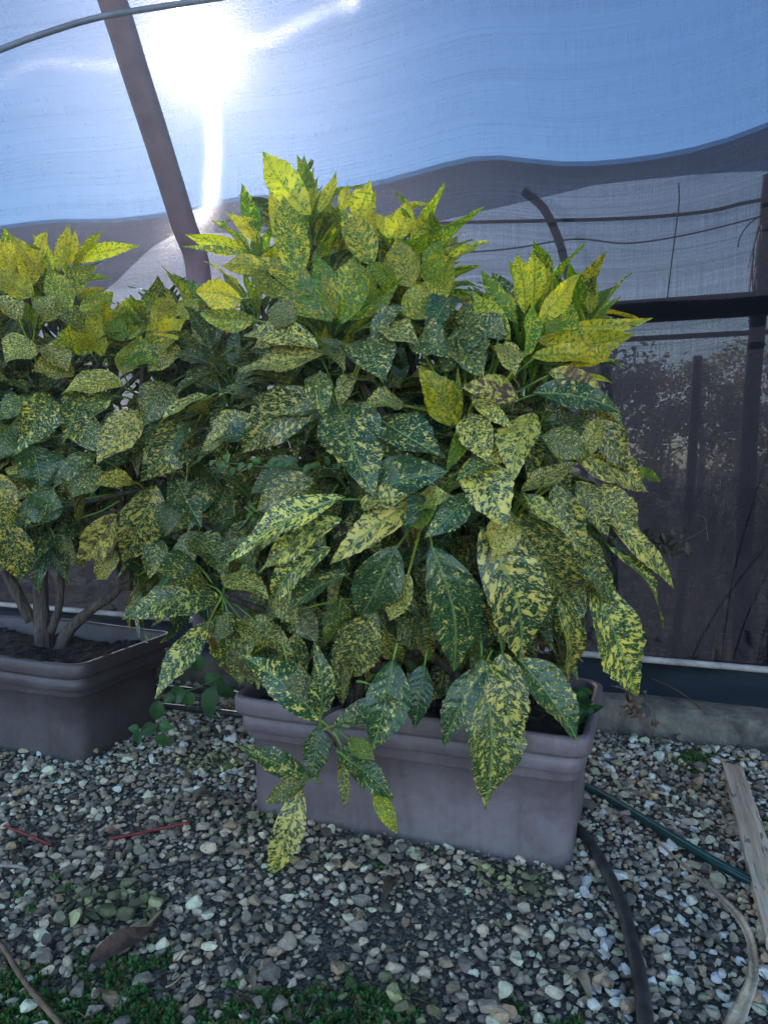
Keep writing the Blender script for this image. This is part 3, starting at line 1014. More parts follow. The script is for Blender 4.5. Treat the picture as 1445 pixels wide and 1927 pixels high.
cM = np.array([PM[0], PM[1], 0]) - T * HL + Nn * HW
cL = np.array([PL[0], PL[1], 0]) - T * HL + Nn * HW
shrub_m = empty("spotted_laurel_shrub", (cM[0], cM[1], 0.24), "tall yellow speckled broadleaf shrub filling the middle, growing in the mauve planter", "shrub", "variegated shrubs in planters")
shrub_l = empty("spotted_laurel_shrub", (cL[0], cL[1], 0.24), "smaller yellow speckled shrub at the left edge with bare woody trunks above its pot", "shrub", "variegated shrubs in planters")
SH_M = [(585, 430, 1.72), (690, 440, 1.72), (490, 480, 1.74), (780, 470, 1.70), (1000, 600, 1.60), (1095, 605, 1.58), (600, 520, 1.70), (760, 560, 1.70), (625, 640, 1.58), (985, 680, 1.56), (820, 640, 1.65), (480, 560, 1.75), (640, 780, 1.50), (880, 800, 1.48), (1080, 860, 1.55), (1100, 990, 1.52),
        (960, 980, 1.42), (800, 960, 1.42), (600, 960, 1.5), (700, 1130, 1.45), (905, 1180, 1.42), (1090, 1110, 1.5), (420, 1120, 1.62), (600, 1360, 1.45), (570, 1470, 1.44), (520, 860, 1.65)]
tbm = [tuple(cM + T * a + Nn * b + np.array([0, 0, 0.24])) for a, b in ((-0.2, 0.0), (-0.08, 0.03), (0.05, 0.0), (0.2, 0.02), (0.12, -0.05))]
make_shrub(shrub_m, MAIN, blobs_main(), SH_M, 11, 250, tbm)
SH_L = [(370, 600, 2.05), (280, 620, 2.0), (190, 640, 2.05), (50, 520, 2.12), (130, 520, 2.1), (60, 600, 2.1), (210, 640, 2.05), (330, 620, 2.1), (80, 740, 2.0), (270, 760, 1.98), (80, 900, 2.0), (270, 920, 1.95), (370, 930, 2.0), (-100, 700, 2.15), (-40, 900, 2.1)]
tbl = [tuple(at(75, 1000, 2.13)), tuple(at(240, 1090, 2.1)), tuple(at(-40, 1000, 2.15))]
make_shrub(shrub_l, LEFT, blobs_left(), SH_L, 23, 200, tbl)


def px_tube(name, pts, r0, r1, mat, parent, seed=1, seg=10):
    mb_ = MB()
    tube(mb_, [at(*p) for p in pts], r0, r1, seg=seg, n=6, jitter=0.06, rnd=random.Random(seed))
    return mb_.build(name, mat, parent)


D0 = gnd(80, 1215, 0.24).y
px_tube("trunk", [(88, 1235, D0), (82, 1195, D0), (78, 1150, D0 + .01), (76, 1060, D0 + .02), (72, 960, D0 + .03)], 0.029, 0.018, M['bark'], shrub_l, 1)
px_tube("trunk", [(112, 1232, D0 - .02), (128, 1190, D0 - .02), (175, 1145, D0 - .03), (215, 1118, D0 - .03), (262, 1060, D0)], 0.021, 0.010, M['bark'], shrub_l, 2)
px_tube("trunk", [(96, 1190, D0 - .01), (112, 1140, D0 - .02), (116, 1070, D0 - .01), (112, 1000, D0)], 0.013, 0.008, M['bark'], shrub_l, 3)
px_tube("trunk", [(60, 1170, D0), (30, 1110, D0), (2, 1060, D0), (-40, 1000, D0)], 0.018, 0.014, M['bark'], shrub_l, 4)
D1 = gnd(760, 1330, 0.24).y + 0.1
px_tube("trunk", [(550, 1330, 1.75), (548, 1240, 1.75), (552, 1150, 1.74), (540, 1040, 1.72)], 0.020, 0.012, M['bark'], shrub_m, 5)
px_tube("trunk", [(800, 1320, 1.62), (790, 1270, 1.58), (750, 1225, 1.55), (742, 1180, 1.52)], 0.011, 0.007, M['green_stem'], shrub_m, 6)
px_tube("trunk", [(660, 1335, 1.66), (690, 1200, 1.66), (700, 1000, 1.66), (650, 800, 1.68)], 0.022, 0.012, M['bark'], shrub_m, 7)
px_tube("trunk", [(900, 1330, 1.66), (890, 1200, 1.66), (930, 1000, 1.62), (985, 760, 1.6)], 0.022, 0.012, M['bark'], shrub_m, 8)
px_tube("trunk", [(640, 1330, 1.47), (612, 1345, 1.44), (600, 1365, 1.44), (622, 1385, 1.44), (640, 1420, 1.43)], 0.004, 0.003, M['bark'], shrub_m, 9, 6)
px_tube("trunk", [(632, 1385, 1.44), (600, 1450, 1.44), (577, 1470, 1.44), (566, 1482, 1.44)], 0.0035, 0.003, M['green_stem'], shrub_m, 10, 6)

# ---------------------------------------------------------------- gravel
rs = np.random.RandomState(7)


def ico():
    ph = (1 + 5 ** 0.5) / 2
    v = [(-1, ph, 0), (1, ph, 0), (-1, -ph, 0), (1, -ph, 0), (0, -1, ph), (0, 1, ph), (0, -1, -ph), (0, 1, -ph), (ph, 0, -1), (ph, 0, 1), (-ph, 0, -1), (-ph, 0, 1)]
    f = [(0, 11, 5), (0, 5, 1), (0, 1, 7), (0, 7, 10), (0, 10, 11), (1, 5, 9), (5, 11, 4), (11, 10, 2), (10, 7, 6), (7, 1, 8), (3, 9, 4), (3, 4, 2), (3, 2, 6), (3, 6, 8), (3, 8, 9), (4, 9, 5), (2, 4, 11), (6, 2, 10), (8, 6, 7), (9, 8, 1)]
    v = [np.array(p) / np.linalg.norm(p) for p in v]
    cache, F2 = {}, []

    def mid(a, b):
        k = (min(a, b), max(a, b))
        if k not in cache:
            m_ = v[a] + v[b]
            v.append(m_ / np.linalg.norm(m_))
            cache[k] = len(v) - 1
        return cache[k]
    for a, b, c in f:
        x, y, z = mid(a, b), mid(b, c), mid(c, a)
        F2 += [(a, x, z), (b, y, x), (c, z, y), (x, y, z)]
    return np.array(v), np.array(F2)


ICV, ICF = ico()
ROCKS = []
for k in range(10):
    v = ICV.copy()
    for q in range(11):
        n = rs.normal(size=3)
        n /= np.linalg.norm(n)
        d = rs.uniform(0.38, 0.8)
        e = v @ n
        over = np.maximum(e - d, 0)
        v -= over[:, None] * n[None, :]
    v += rs.normal(scale=0.03, size=v.shape)
    ROCKS.append(v * np.array([1.0, rs.uniform(0.6, 0.85), rs.uniform(0.45, 0.7)]))


def inside_planter(x, y, pad=0.0):
    for c in (cM, cL):
        dx, dy = x - c[0], y - c[1]
        a = dx * T[0] + dy * T[1]
        b = dx * Nn[0] + dy * Nn[1]
        if abs(a) < HL - 0.06 + pad and abs(b) < HW - 0.06 + pad:
            return True
    return False


def fnoise(x, y, s, seed=0):
    return (math.sin(x * s * 1.7 + seed) * math.cos(y * s * 2.3 + seed * 1.3) + math.sin(x * s * 3.9 + y * s * 2.1 + seed * 2) * 0.6 + math.cos(x * s * 0.8 - y * s * 4.7 + seed) * 0.5) / 2.1


def build_stones():
    Vs, Fs, Cs = [], [], []
    n = 0
    cell = 0.0128
    x0, x1, y0, y1 = -2.3, 2.2, 0.78, 3.2
    for iy in range(int((y1 - y0) / cell)):
        for ix in range(int((x1 - x0) / cell)):
            x = x0 + (ix + rs.uniform(0, 1)) * cell
            y = y0 + (iy + rs.uniform(0, 1)) * cell
            if abs(x) > 0.56 * y + 0.35 or y > 2.36 - KS * x:
                continue
            if inside_planter(x, y, -0.01):
                continue
            f1 = fnoise(x, y, 3.1, 1.0)
            dark = max(0, 1 - math.hypot((x - 0.02) / 0.28, (y - 1.22) / 0.13))
            dark = max(dark, 0.8 * max(0, 1 - math.hypot((x + 0.45) / 0.6, (y - 1.03) / 0.10)))
            small = rs.uniform() < 0.28
            if rs.uniform() < 0.04 + 0.10 * (f1 > 0.6) + (0 if small else dark * 0.3):
                continue
            s = 0.0096 * math.exp(rs.normal() * 0.36)
            if dark > 0.2:
                s *= 0.85
            s = min(s, 0.022) * (0.5 if small else 1.0)
            rk = ROCKS[rs.randint(10)]
            a = rs.uniform(0, 6.283)
            tl = rs.normal(scale=0.35, size=2)
            ca, sa = math.cos(a), math.sin(a)
            Rz = np.array([[ca, -sa, 0], [sa, ca, 0], [0, 0, 1]])
            cx_, sx_ = math.cos(tl[0]), math.sin(tl[0])
            Rx = np.array([[1, 0, 0], [0, cx_, -sx_], [0, sx_, cx_]])
            z = s * rs.uniform(0.25, 0.95)
            v = (rk * s) @ Rx.T @ Rz.T + np.array([x, y, z])
            # colour
            q = rs.uniform()
            if q < 0.30:
                c = np.array([0.56, 0.54, 0.47]) * rs.uniform(0.75, 1.25)
            elif q < 0.62:
                c = np.array([0.27, 0.265, 0.25]) * rs.uniform(0.7, 1.2)
            elif q < 0.80:
                c = np.array([0.115, 0.12, 0.125]) * rs.uniform(0.6, 1.3)
            elif q < 0.90:
                c = np.array([0.30, 0.255, 0.20]) * rs.uniform(0.7, 1.2)
            else:
                c = np.array([0.22, 0.25, 0.20]) * rs.uniform(0.7, 1.2)
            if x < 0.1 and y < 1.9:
                c = c * (0.92 + 0.2 * f1)            # shade of the shrubs painted into the stone colour
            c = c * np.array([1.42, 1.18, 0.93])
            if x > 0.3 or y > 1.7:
                c = c * 1.3  # brighter sky light on the right and back painted into the stones
            if fnoise(x, y, 4.3, 2.2) > 0.55:
                c = c * np.array([0.6, 0.72, 0.5])
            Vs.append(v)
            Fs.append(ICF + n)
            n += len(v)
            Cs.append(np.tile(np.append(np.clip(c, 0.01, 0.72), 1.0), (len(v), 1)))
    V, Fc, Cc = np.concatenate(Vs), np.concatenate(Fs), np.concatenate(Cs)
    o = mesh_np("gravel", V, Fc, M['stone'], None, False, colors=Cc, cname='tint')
    return tag(o, "loose pale and grey angular gravel spread over dark soil", "gravel", kind='stuff')


build_stones()

# moss ------------------------------------------------------------


def build_moss():
    rnd = random.Random(4)
    Vs, Fs, Cs = [], [], []
    n = 0
    spots = []
    tries = 0
    while len(spots) < 5600 and tries < 200000:
        tries += 1
        px, py = rnd.uniform(-120, 1100), rnd.uniform(1560, 2060)
        p = gnd(px, py)
        x, y = p.x, p.y
        w = (py - 1800) / 110 + fnoise(x, y, 9, 0.5) * 0.9 + (0.35 if px < 320 else 0) - (0.9 if px > 820 else 0.25 if px > 560 else 0) - (0.5 if 330 < px < 520 and py < 1900 else 0)
        if py < 1800:
            w = fnoise(x, y, 7, 3.0) * 1.2 - 0.75 + (0.2 if px < 500 else 0)
        if w + fnoise(x, y, 23, 1.7) * 0.9 - 0.08 > rnd.uniform(0.2, 1.3):
            spots.append((x, y, 1.0))
    for q in range(500):
        a, r = rnd.uniform(0, 6.28), rnd.random() ** 0.5
        p = gnd(1305 + math.cos(a) * r * 42, 1436 + math.sin(a) * r * 24)
        spots.append((p.x, p.y, 1.5 * (1.2 - r)))
    for x, y, hs in spots:
        h = rnd.uniform(0.004, 0.013) * hs
        base = np.array([x, y, rnd.uniform(0.001, 0.008)])
        g_ = rnd.uniform(0.6, 1.3)
        col = np.array([0.07, 0.22, 0.05]) * g_ if rnd.random() < 0.7 else np.array([0.16, 0.17, 0.05]) * g_
        for k in range(6):
            a = rnd.uniform(0, 6.28)
            el = rnd.uniform(0.2, 1.3)
            d = np.array([math.cos(a) * math.cos(el), math.sin(a) * math.cos(el), math.sin(el)])
            s = nrm(np.cross(d, np.array([rnd.uniform(-1, 1), rnd.uniform(-1, 1), 0.5]))) * rnd.uniform(0.0015, 0.0034)
            c0 = base + d * h * 0.3
            Vs += [c0, c0 + d * h * 0.4 + s, c0 + d * h * 0.8, c0 + d * h * 0.4 - s]
            Fs.append((n, n + 1, n + 2, n + 3))
            Cs += [np.append(col, 1.0)] * 4
            n += 4
    o = mesh_np("moss", np.array(Vs), np.array(Fs), M['moss'], None, False, colors=np.array(Cs), cname='tint')
    tag(o, "bright green moss creeping through the gravel near the camera", "moss", kind='stuff')


build_moss()

# ---------------------------------------------------------------- hoses, pipes, sticks, plank


def mat_hose():
    t = NT("green_striped_hose")
    uv = t.n('UVMap', uv_map='leafuv').outputs[0]
    v = t.n('SeparateXYZ', {0: uv}).outputs[1]
    st = t.math('GREATER_THAN', t.math('FRACT', t.math('MULTIPLY', v, 3.0)), 0.86)
    base = t.mix(t.ramp(t.noise(t.obj(), 40, 3), 0.4, 0.7), (0.008, 0.038, 0.042), (0.018, 0.065, 0.062))
    c = t.mix(t.math('MULTIPLY', st, 0.7), base, (0.10, 0.24, 0.20))
    return t.surf(t.n('BsdfPrincipled', {'Base Color': c, 'Roughness': 0.3, 'Specular IOR Level': 0.6, 'Normal': t.bump(t.noise(t.obj(), 120, 3), 0.15, 0.003)}))


def gtube(name, pts, r, mat, label, cat, z=None, seg=12, r1=None, group=None, uvs=True, flat=1.0, jit=0.0):
    z = r + 0.010 if z is None else z
    P = [np.array(gnd(p[0], p[1], z if len(p) < 3 else p[2])) for p in pts]
    mb_ = MB()
    tube(mb_, P, r, r1, seg=seg, n=8, flat=flat, jitter=jit, rnd=random.Random(9))
    if uvs:
        nv = len(mb_.v[-1])
        mb_.uv[-1] = np.array([(i // seg * 0.1, min(i % seg, seg - i % seg) / seg * 2) for i in range(nv)])
    o = mb_.build(name, mat, None, origin=P[0])
    return tag(o, label, cat, group)


gtube("garden_hose", [(1020, 1440), (1090, 1475), (1130, 1494), (1200, 1535), (1270, 1578), (1350, 1625), (1430, 1668), (1560, 1740)], 0.0095, mat_hose(), "green striped garden hose on the gravel right of the planter", "hose")
gtube("irrigation_pipe", [(1010, 1500), (1070, 1545), (1105, 1580), (1135, 1630), (1165, 1690), (1190, 1780), (1208, 1870), (1216, 1960), (1218, 2080)], 0.0118, M['pipe'], "thick black pipe curving from under the planter towards the camera", "pipe")
gtube("irrigation_pipe", [(-80, 1270), (120, 1282), (268, 1291), (380, 1300), (470, 1308), (700, 1330), (1000, 1362)], 0.0095, M['pipe'], "black pipe behind the planters, farther one of the pair by the curb", "pipe")
gtube("irrigation_pipe", [(-80, 1300), (120, 1312), (268, 1325), (380, 1336), (470, 1347), (700, 1376), (1000, 1408)], 0.0095, M['pipe'], "black pipe behind the planters, nearer one of the pair on the gravel", "pipe")

M['red'] = mat_simple("red_stick", (0.13, 0.014, 0.013), (0.24, 0.03, 0.026), 60, 0.5, 0.3)
M['stalk'] = mat_simple("dry_stalk", (0.25, 0.17, 0.09), (0.42, 0.31, 0.18), 60, 0.8, 0.5)
M['twig'] = mat_simple("brown_twig", (0.10, 0.06, 0.035), (0.20, 0.13, 0.08), 40, 0.85, 0.6)
M['grey_twig'] = mat_simple("grey_twig", (0.18, 0.15, 0.14), (0.30, 0.26, 0.24), 60, 0.85, 0.5)
gtube("red_stick", [(207, 1579, 0.016), (280, 1564, 0.02), (358, 1547, 0.024)], 0.0032, M['red'], "short straight red stick lying on the gravel below the left planter", "stick", seg=6, group=None)
gtube("red_stick", [(8, 1554, 0.02), (50, 1570, 0.02), (97, 1590, 0.015)], 0.003, M['red'], "red stick at the left edge, pointing down to the right", "stick", seg=6)
gtube("grey_twig", [(-20, 1628, 0.02), (30, 1630, 0.02), (54, 1636, 0.018)], 0.0035, M['grey_twig'], "pale grey twig at the left edge below a red stick", "twig", seg=6, jit=0.15)
gtube("brown_stick", [(-30, 1740, 0.03), (6, 1782, 0.03), (50, 1852, 0.028), (118, 1932, 0.02), (150, 1970, 0.02)], 0.0042, M['twig'], "long brown stick crossing the bottom left corner over the moss", "stick", seg=7, jit=0.12)
gtube("dry_stalk", [(238, 1780, 0.015), (270, 1748, 0.025), (303, 1714, 0.02)], 0.0025, M['stalk'], "thin straw coloured stalk leaning over a dead leaf", "stalk", seg=6)
gtube("dry_stalk", [(312, 1858, 0.015), (330, 1848, 0.02), (350, 1828, 0.025)], 0.0018, M['stalk'], "tiny curved yellow stalk on the moss near the bottom", "stalk", seg=5, r1=0.0008)
gtube("dark_wire", [(1150, 1640, 0.012), (1240, 1690, 0.015), (1330, 1760, 0.014), (1445, 1850, 0.012)], 0.0016, M['cable'], "thin dark wire among the stones right of the black pipe", "wire", seg=5)
gtube("grey_twig", [(1190, 1262, 0.10), (1260, 1292, 0.12), (1300, 1318, 0.10), (1330, 1345, 0.10)], 0.0018, M['twig'], "thin bare twig lying across the top of the curb", "twig", seg=5)

# long dry strap leaf at the right


def strap(name, pts, widths, mat, label, cat, foldz=0.004):
    P = smooth_path([np.array(gnd(p[0], p[1], p[2])) for p in pts], 8)
    wl = np.interp(np.linspace(0, 1, len(P)), np.linspace(0, 1, len(widths)), widths)
    V = []
    for i, p in enumerate(P):
        t = nrm(P[min(i + 1, len(P) - 1)] - P[max(i - 1, 0)])
        s = nrm(np.cross(t, [0, 0, 1]))
        tw = 0.5 * math.sin(i * 0.17)
        s = s * math.cos(tw) + np.array([0, 0, 1]) * math.sin(tw)
        for k, (o_, dz) in enumerate(((-1, 0.5), (-0.5, 0.1), (0, -0.6), (0.5, 0.1), (1, 0.5))):
            V.append(p + s * o_ * wl[i] + np.array([0, 0, dz * foldz + 0.0012]))
        for k, (o_, dz) in enumerate(((1, 0.5), (0.5, 0.1), (0, -0.6), (-0.5, 0.1), (-1, 0.5))):
            V.append(p + s * o_ * wl[i] * 0.98 + np.array([0, 0, dz * foldz]))
    Fc = [[i * 10 + j, i * 10 + (j + 1) % 10, (i + 1) * 10 + (j + 1) % 10, (i + 1) * 10 + j] for i in range(len(P) - 1) for j in range(10)]
    mb_ = MB()
    mb_.add(V, Fc)
    return tag(mb_.build(name, mat, None, origin=P[0]), label, cat)


M['strap'] = mat_simple("dry_blade", (0.30, 0.21, 0.12), (0.52, 0.42, 0.30), 25, 0.65, 0.5, 90)
strap("dry_leaf", [(1232, 1580, 0.03), (1270, 1615, 0.03), (1330, 1668, 0.035), (1385, 1722, 0.035), (1412, 1775, 0.03), (1415, 1840, 0.03), (1398, 1890, 0.025), (1372, 1945, 0.02), (1350, 1990, 0.02)],
      [0.0015, 0.004, 0.006, 0.007, 0.007, 0.008, 0.010, 0.012, 0.011], M['strap'], "long bent straw coloured blade curving down the right edge", "dead leaf")

# weathered plank


def mat_plank():
    t = NT("weathered_wood")
    v = t.obj()
    gr = t.noise(t.n('Mapping', {'Vector': v, 'Scale': (3, 60, 60)}).outputs[0], 1.0, 5, 0.65, 0.3)
    crack = t.ramp(t.noise(t.n('Mapping', {'Vector': v, 'Scale': (9, 90, 90)}).outputs[0], 1.0, 3, 0.6, 1.0), 0.60, 0.66)
    c = t.mix(t.ramp(gr, 0.35, 0.65), (0.32, 0.25, 0.17), (0.58, 0.49, 0.37))
    c = t.mix(t.math('MULTIPLY', crack, 0.75), c, (0.08, 0.06, 0.045))
    return t.surf(t.n('BsdfPrincipled', {'Base Color': c, 'Roughness': 0.85, 'Normal': t.bump(t.math('SUBTRACT', gr, crack), 0.8, 0.003)}))


pa, pb = np.array(gnd(1378, 1452, 0.03)), np.array(gnd(1475, 1770, 0.03))
pl_mid = (pa + pb) / 2
pd = nrm(pb - pa)
ps = nrm(np.cross(np.array([0, 0, 1.0]), pd))
V = []
rr = random.Random(8)
nseg = 24
Lp = np.linalg.norm(pb - pa)
for i in range(nseg + 1):
    x = -Lp / 2 + Lp * i / nseg
    for yy, zz in ((-1, -1), (1, -1), (1, 1), (0.4, 1.12), (-0.3, 0.95), (-1, 1)):
        wy = 0.0215 * (1 + 0.25 * i / nseg)
        V.append((x + (rr.uniform(-.006, .006) if i in (0, nseg) else 0), yy * wy + rr.uniform(-.0012, .0012), zz * 0.011 + rr.uniform(-.0006, .0006)))
Fc = [[i * 6 + k, i * 6 + (k + 1) % 6, (i + 1) * 6 + (k + 1) % 6, (i + 1) * 6 + k] for i in range(nseg) for k in range(6)] + [list(range(6))[::-1], [nseg * 6 + k for k in range(6)]]
pk = mesh_np("wood_plank", V, Fc, mat_plank(), None, False)
pk.location = tuple(pl_mid)
pk.rotation_euler = (0.05, 0.02, math.atan2(pd[1], pd[0]))
tag(pk, "cracked pale weathered wood plank lying on gravel at the right edge", "plank")

# ---------------------------------------------------------------- dead leaves, weeds and vines
M['deadleaf'] = mat_simple("dead_brown_leaf", (0.035, 0.022, 0.018), (0.11, 0.06, 0.04), 30, 0.8, 0.6)
M['weed'] = mat_attr("weed_leaf", attr='leafc', rough=0.5, bump=0, transl=0.3)


def small_leaf(mb_, p, d, N, L, w, col, rnd, curl=0.1, nu=8):
    d = nrm(np.array(d, float))
    N = nrm(np.array(N, float) - d * np.dot(N, d))
    S = np.cross(d, N)
    V = []
    for i in range(nu + 1):
        u = i / nu
        hw = w / 2 * max(math.sin(math.pi * u ** 0.75) ** 0.8 if 0 < u < 1 else 0, 0.03)
        c = np.array(p) + d * L * u + N * L * curl * math.sin(math.pi * u) - N * L * curl * u * u * 2
        for v_ in (-1, -0.4, 0, 0.4, 1):
            V.append(c + S * v_ * hw + N * abs(v_) * hw * (0.3 + curl) + N * rnd.uniform(-.03, .03) * w)
    Fc = [[i * 5 + j, i * 5 + j + 1, (i + 1) * 5 + j + 1, (i + 1) * 5 + j] for i in range(nu) for j in range(4)]
    mb_.add(V, Fc, None, np.tile(np.array(list(col) + [1.0]), (len(V), 1)))


rr = random.Random(77)
mb = MB()
a, b = np.array(gnd(168, 1812, 0.018)), np.array(gnd(296, 1738, 0.03))
leaf(mb, a, b, 0.042, np.array([0.1, -0.3, 1.0]), rr, arch=0.04, fold=0.3, nu=20, ncross=3)
o = mb.build("dead_leaf", M['deadleaf'], None, origin=a)
tag(o, "rotting brown leaf lying flat on gravel beside the moss", "dead leaf")

# creeper hanging between the two planters
vine = empty("creeper_vine", tuple(at(300, 1330, 1.75)), "thin green creeper with round leaves trailing between the two planters", "vine")
mb = MB()
tube(mb, [at(x, y, Y) for x, y, Y in ((420, 1270, 1.72), (370, 1295, 1.74), (320, 1310, 1.76), (300, 1340, 1.77), (304, 1362, 1.77), (302, 1372, 1.77), (275, 1380, 1.78), (252, 1388, 1.78))], 0.0014, seg=5, n=4, c=(0.12, 0.17, 0.08))
tube(mb, [at(x, y, Y) for x, y, Y in ((300, 1340, 1.77), (304, 1368, 1.76), (308, 1380, 1.76))], 0.0012, seg=5, n=3, c=(0.12, 0.17, 0.08))
tube(mb, [at(x, y, Y) for x, y, Y in ((272, 1378, 1.77), (290, 1392, 1.77), (296, 1402, 1.77))], 0.0012, seg=5, n=3, c=(0.3, 0.3, 0.25))
mb.build("stem", M['weed'], vine)
mb = MB()
for x, y, dx, dz, L, w in ((308, 1378, 0.05, -1, 38, 36), (296, 1368, -0.8, -.2, 34, 26), (300, 1366, 0.9, -.1, 26, 22), (268, 1378, -0.6, -1, 34, 26), (262, 1372, -1, 0.2, 20, 16), (300, 1318, -.2, -1, 42, 28), (350, 1300, -.9, -.5, 40, 34),
                           (352, 1300, 0.2, -1, 34, 26), (405, 1290, -.2, -1, 70, 36), (420, 1285, 0.4, -1, 40, 30), (330, 1312, -1, -.3, 26, 20), (380, 1262, -.4, .6, 40, 30), (385, 1275, .8, -.2, 40, 26)):
    s = 1.76 / F0
    small_leaf(mb, at(x, y, 1.76 + rr.uniform(-.02, .02)), (dx, rr.uniform(-.3, .3), dz), (rr.uniform(-.4, .4), -1, 0.5), L * s, w * s, np.array([0.045, 0.12, 0.04]) * rr.uniform(0.7, 1.6), rr)
mb.build("foliage", M['weed'], vine)

# small vine threading the main shrub
vine2 = empty("creeper_vine", tuple(at(600, 880, 1.42)), "thin pale creeper with tiny leaves threading across the big shrub", "vine")
mb = MB()
tube(mb, [at(x, y, 1.40) for x, y in ((395, 868), (440, 872), (490, 878), (540, 880), (600, 882), (640, 880))], 0.0012, seg=5, n=4, c=(0.16, 0.22, 0.10))
tube(mb, [at(x, y, 1.40) for x, y in ((395, 868), (410, 885), (440, 890))], 0.001, seg=5, n=4, c=(0.16, 0.22, 0.10))
mb.build("stem", M['weed'], vine2)
mb = MB()
for k in range(16):
    x = 395 + k * 16
    small_leaf(mb, at(x, 870 + rr.uniform(0, 10), 1.395), (rr.uniform(-1, 1), -.3, rr.uniform(-1, 1)), (0, -1, 0.6), rr.uniform(.014, .026), rr.uniform(.008, .014), np.array([0.10, 0.20, 0.06]) * rr.uniform(0.7, 1.3), rr)
mb.build("foliage", M['weed'], vine2)

# dry vine at the right of the shrub
vine3 = empty("dry_vine", tuple(at(1270, 1040, 1.55)), "shrivelled grey brown vine tip sticking out from the shrub's right side", "vine")
mb = MB()
tube(mb, [at(x, y, 1.55) for x, y in ((1150, 1015), (1200, 1008), (1240, 1018), (1270, 1024), (1300, 1010), (1322, 998), (1329, 988), (1322, 972), (1316, 970))], 0.0013, 0.0006, seg=5, n=5, c=(0.13, 0.10, 0.09))
tube(mb, [at(x, y, 1.55) for x, y in ((1328, 990), (1330, 1005), (1331, 1018))], 0.0008, seg=5, n=3, c=(0.2, 0.17, 0.15))
mb.build("stem", M['weed'], vine3)
mb = MB()
for k in range(20):
    x, y = rr.choice([(1235, 1010), (1248, 1020), (1260, 1005), (1275, 1030), (1285, 1025)])
    small_leaf(mb, at(x + rr.uniform(-12, 12), y + rr.uniform(-8, 8), 1.55 + rr.uniform(-.02, .02)), (rr.uniform(-1, 1), rr.uniform(-.5, .5), rr.uniform(-1.4, .3)), (rr.uniform(-1, 1), -1, 0.3), rr.uniform(.018, .038), rr.uniform(.012, .022),
               np.array([0.085, 0.07, 0.055]) * rr.uniform(0.6, 1.7), rr, curl=0.4)
mb.build("foliage", M['weed'], vine3)

# withered weed hanging off the planter's far right corner
wd = empty("withered_weed", tuple(at(1190, 1320, 1.72)), "withered brown weed drooping over the planter's back right corner", "weed")
mb = MB()
for pts in (((1150, 1290), (1180, 1300), (1185, 1330), (1150, 1385), (1128, 1420)), ((1185, 1320), (1192, 1350)), ((1160, 1290), (1215, 1322), (1232, 1350), (1262, 1392)), ((1225, 1335), (1230, 1375)), ((1160, 1380), (1155, 1410))):
    tube(mb, [at(x, y, 1.74) for x, y in pts], 0.0014, 0.0007, seg=5, n=4, c=(0.22, 0.17, 0.12))
mb.build("stem", M['weed'], wd)
mb = MB()
for k in range(26):
    x, y = 1193 + rr.uniform(-16, 16), 1315 + rr.uniform(-18, 26)
    small_leaf(mb, at(x, y, 1.73 + rr.uniform(-.02, .02)), (rr.uniform(-1, 1), rr.uniform(-.5, .5), rr.uniform(-1.6, 0)), (rr.uniform(-1, 1), -1, 0.3), rr.uniform(.015, .03), rr.uniform(.006, .014), np.array([0.20, 0.14, 0.10]) * rr.uniform(0.6, 1.4), rr, curl=0.4)
for k in range(6):
    small_leaf(mb, at(1230 + rr.uniform(-5, 5), 1360 + rr.uniform(-12, 10), 1.73), (rr.uniform(-.4, .4), 0, -1), (rr.uniform(-1, 1), -1, 0.3), 0.02, .008, np.array([0.24, 0.17, 0.12]), rr, curl=0.3)
mb.build("foliage", M['weed'], wd)

# green weed growing in the soil of the main planter
gw = empty("green_weed", tuple(at(1095, 1340, 1.50)), "small dark green weed growing in the soil at the planter's right end", "weed")
mb = MB()
for k in range(16):
    x, y = 1090 + rr.uniform(-26, 26), 1322 + rr.uniform(-14, 22)
    small_leaf(mb, at(x, y, 1.52 + rr.uniform(-.04, .03)), (rr.uniform(-1, 1), rr.uniform(-.7, .2), rr.uniform(-.2, .7)), (rr.uniform(-.4, .4), -.5, 1), rr.uniform(.028, .05), rr.uniform(.02, .034), np.array([0.035, 0.10, 0.03]) * rr.uniform(0.7, 1.5), rr)
mb.build("foliage", M['weed'], gw)
mb = MB()
for k in range(6):
    tube(mb, [at(1090 + k * 4 - 12, 1372, 1.52), at(1090 + rr.uniform(-22, 22), 1330, 1.52)], 0.0014, seg=5, n=3, c=(0.08, 0.13, 0.05))
mb.build("stem", M['weed'], gw)
# dead stems in the planter soil
ds = empty("withered_plant", tuple(at(1030, 1240, 1.66)), "tangle of dry brown stems and curled leaves standing in the planter soil", "weed")
mb = MB()
for k in range(16):
    x = 1010 + rr.uniform(-14, 60)
    p0 = at(x, 1325, 1.64)
    tube(mb, [p0, at(x + rr.uniform(-12, 12), 1260, 1.63), at(x + rr.uniform(-26, 26), 1190 + rr.uniform(-30, 40), 1.60)], 0.0018, 0.0008, seg=5, n=4, c=np.array([0.16, 0.10, 0.07]) * rr.uniform(.7, 1.3))
mb.build("stem", M['weed'], ds)
mb = MB()
for k in range(30):
    x, y = 1028 + rr.uniform(-24, 34), 1230 + rr.uniform(-50, 80)
    small_leaf(mb, at(x, y, 1.61 + rr.uniform(-.03, .03)), (rr.uniform(-1, 1), rr.uniform(-.5, .5), rr.uniform(-1.6, 0.3)), (rr.uniform(-1, 1), -1, 0.3), rr.uniform(.02, .05), rr.uniform(.01, .022), np.array([0.20, 0.12, 0.06]) * rr.uniform(0.6, 1.4), rr, curl=0.4)
mb.build("foliage", M['weed'], ds)

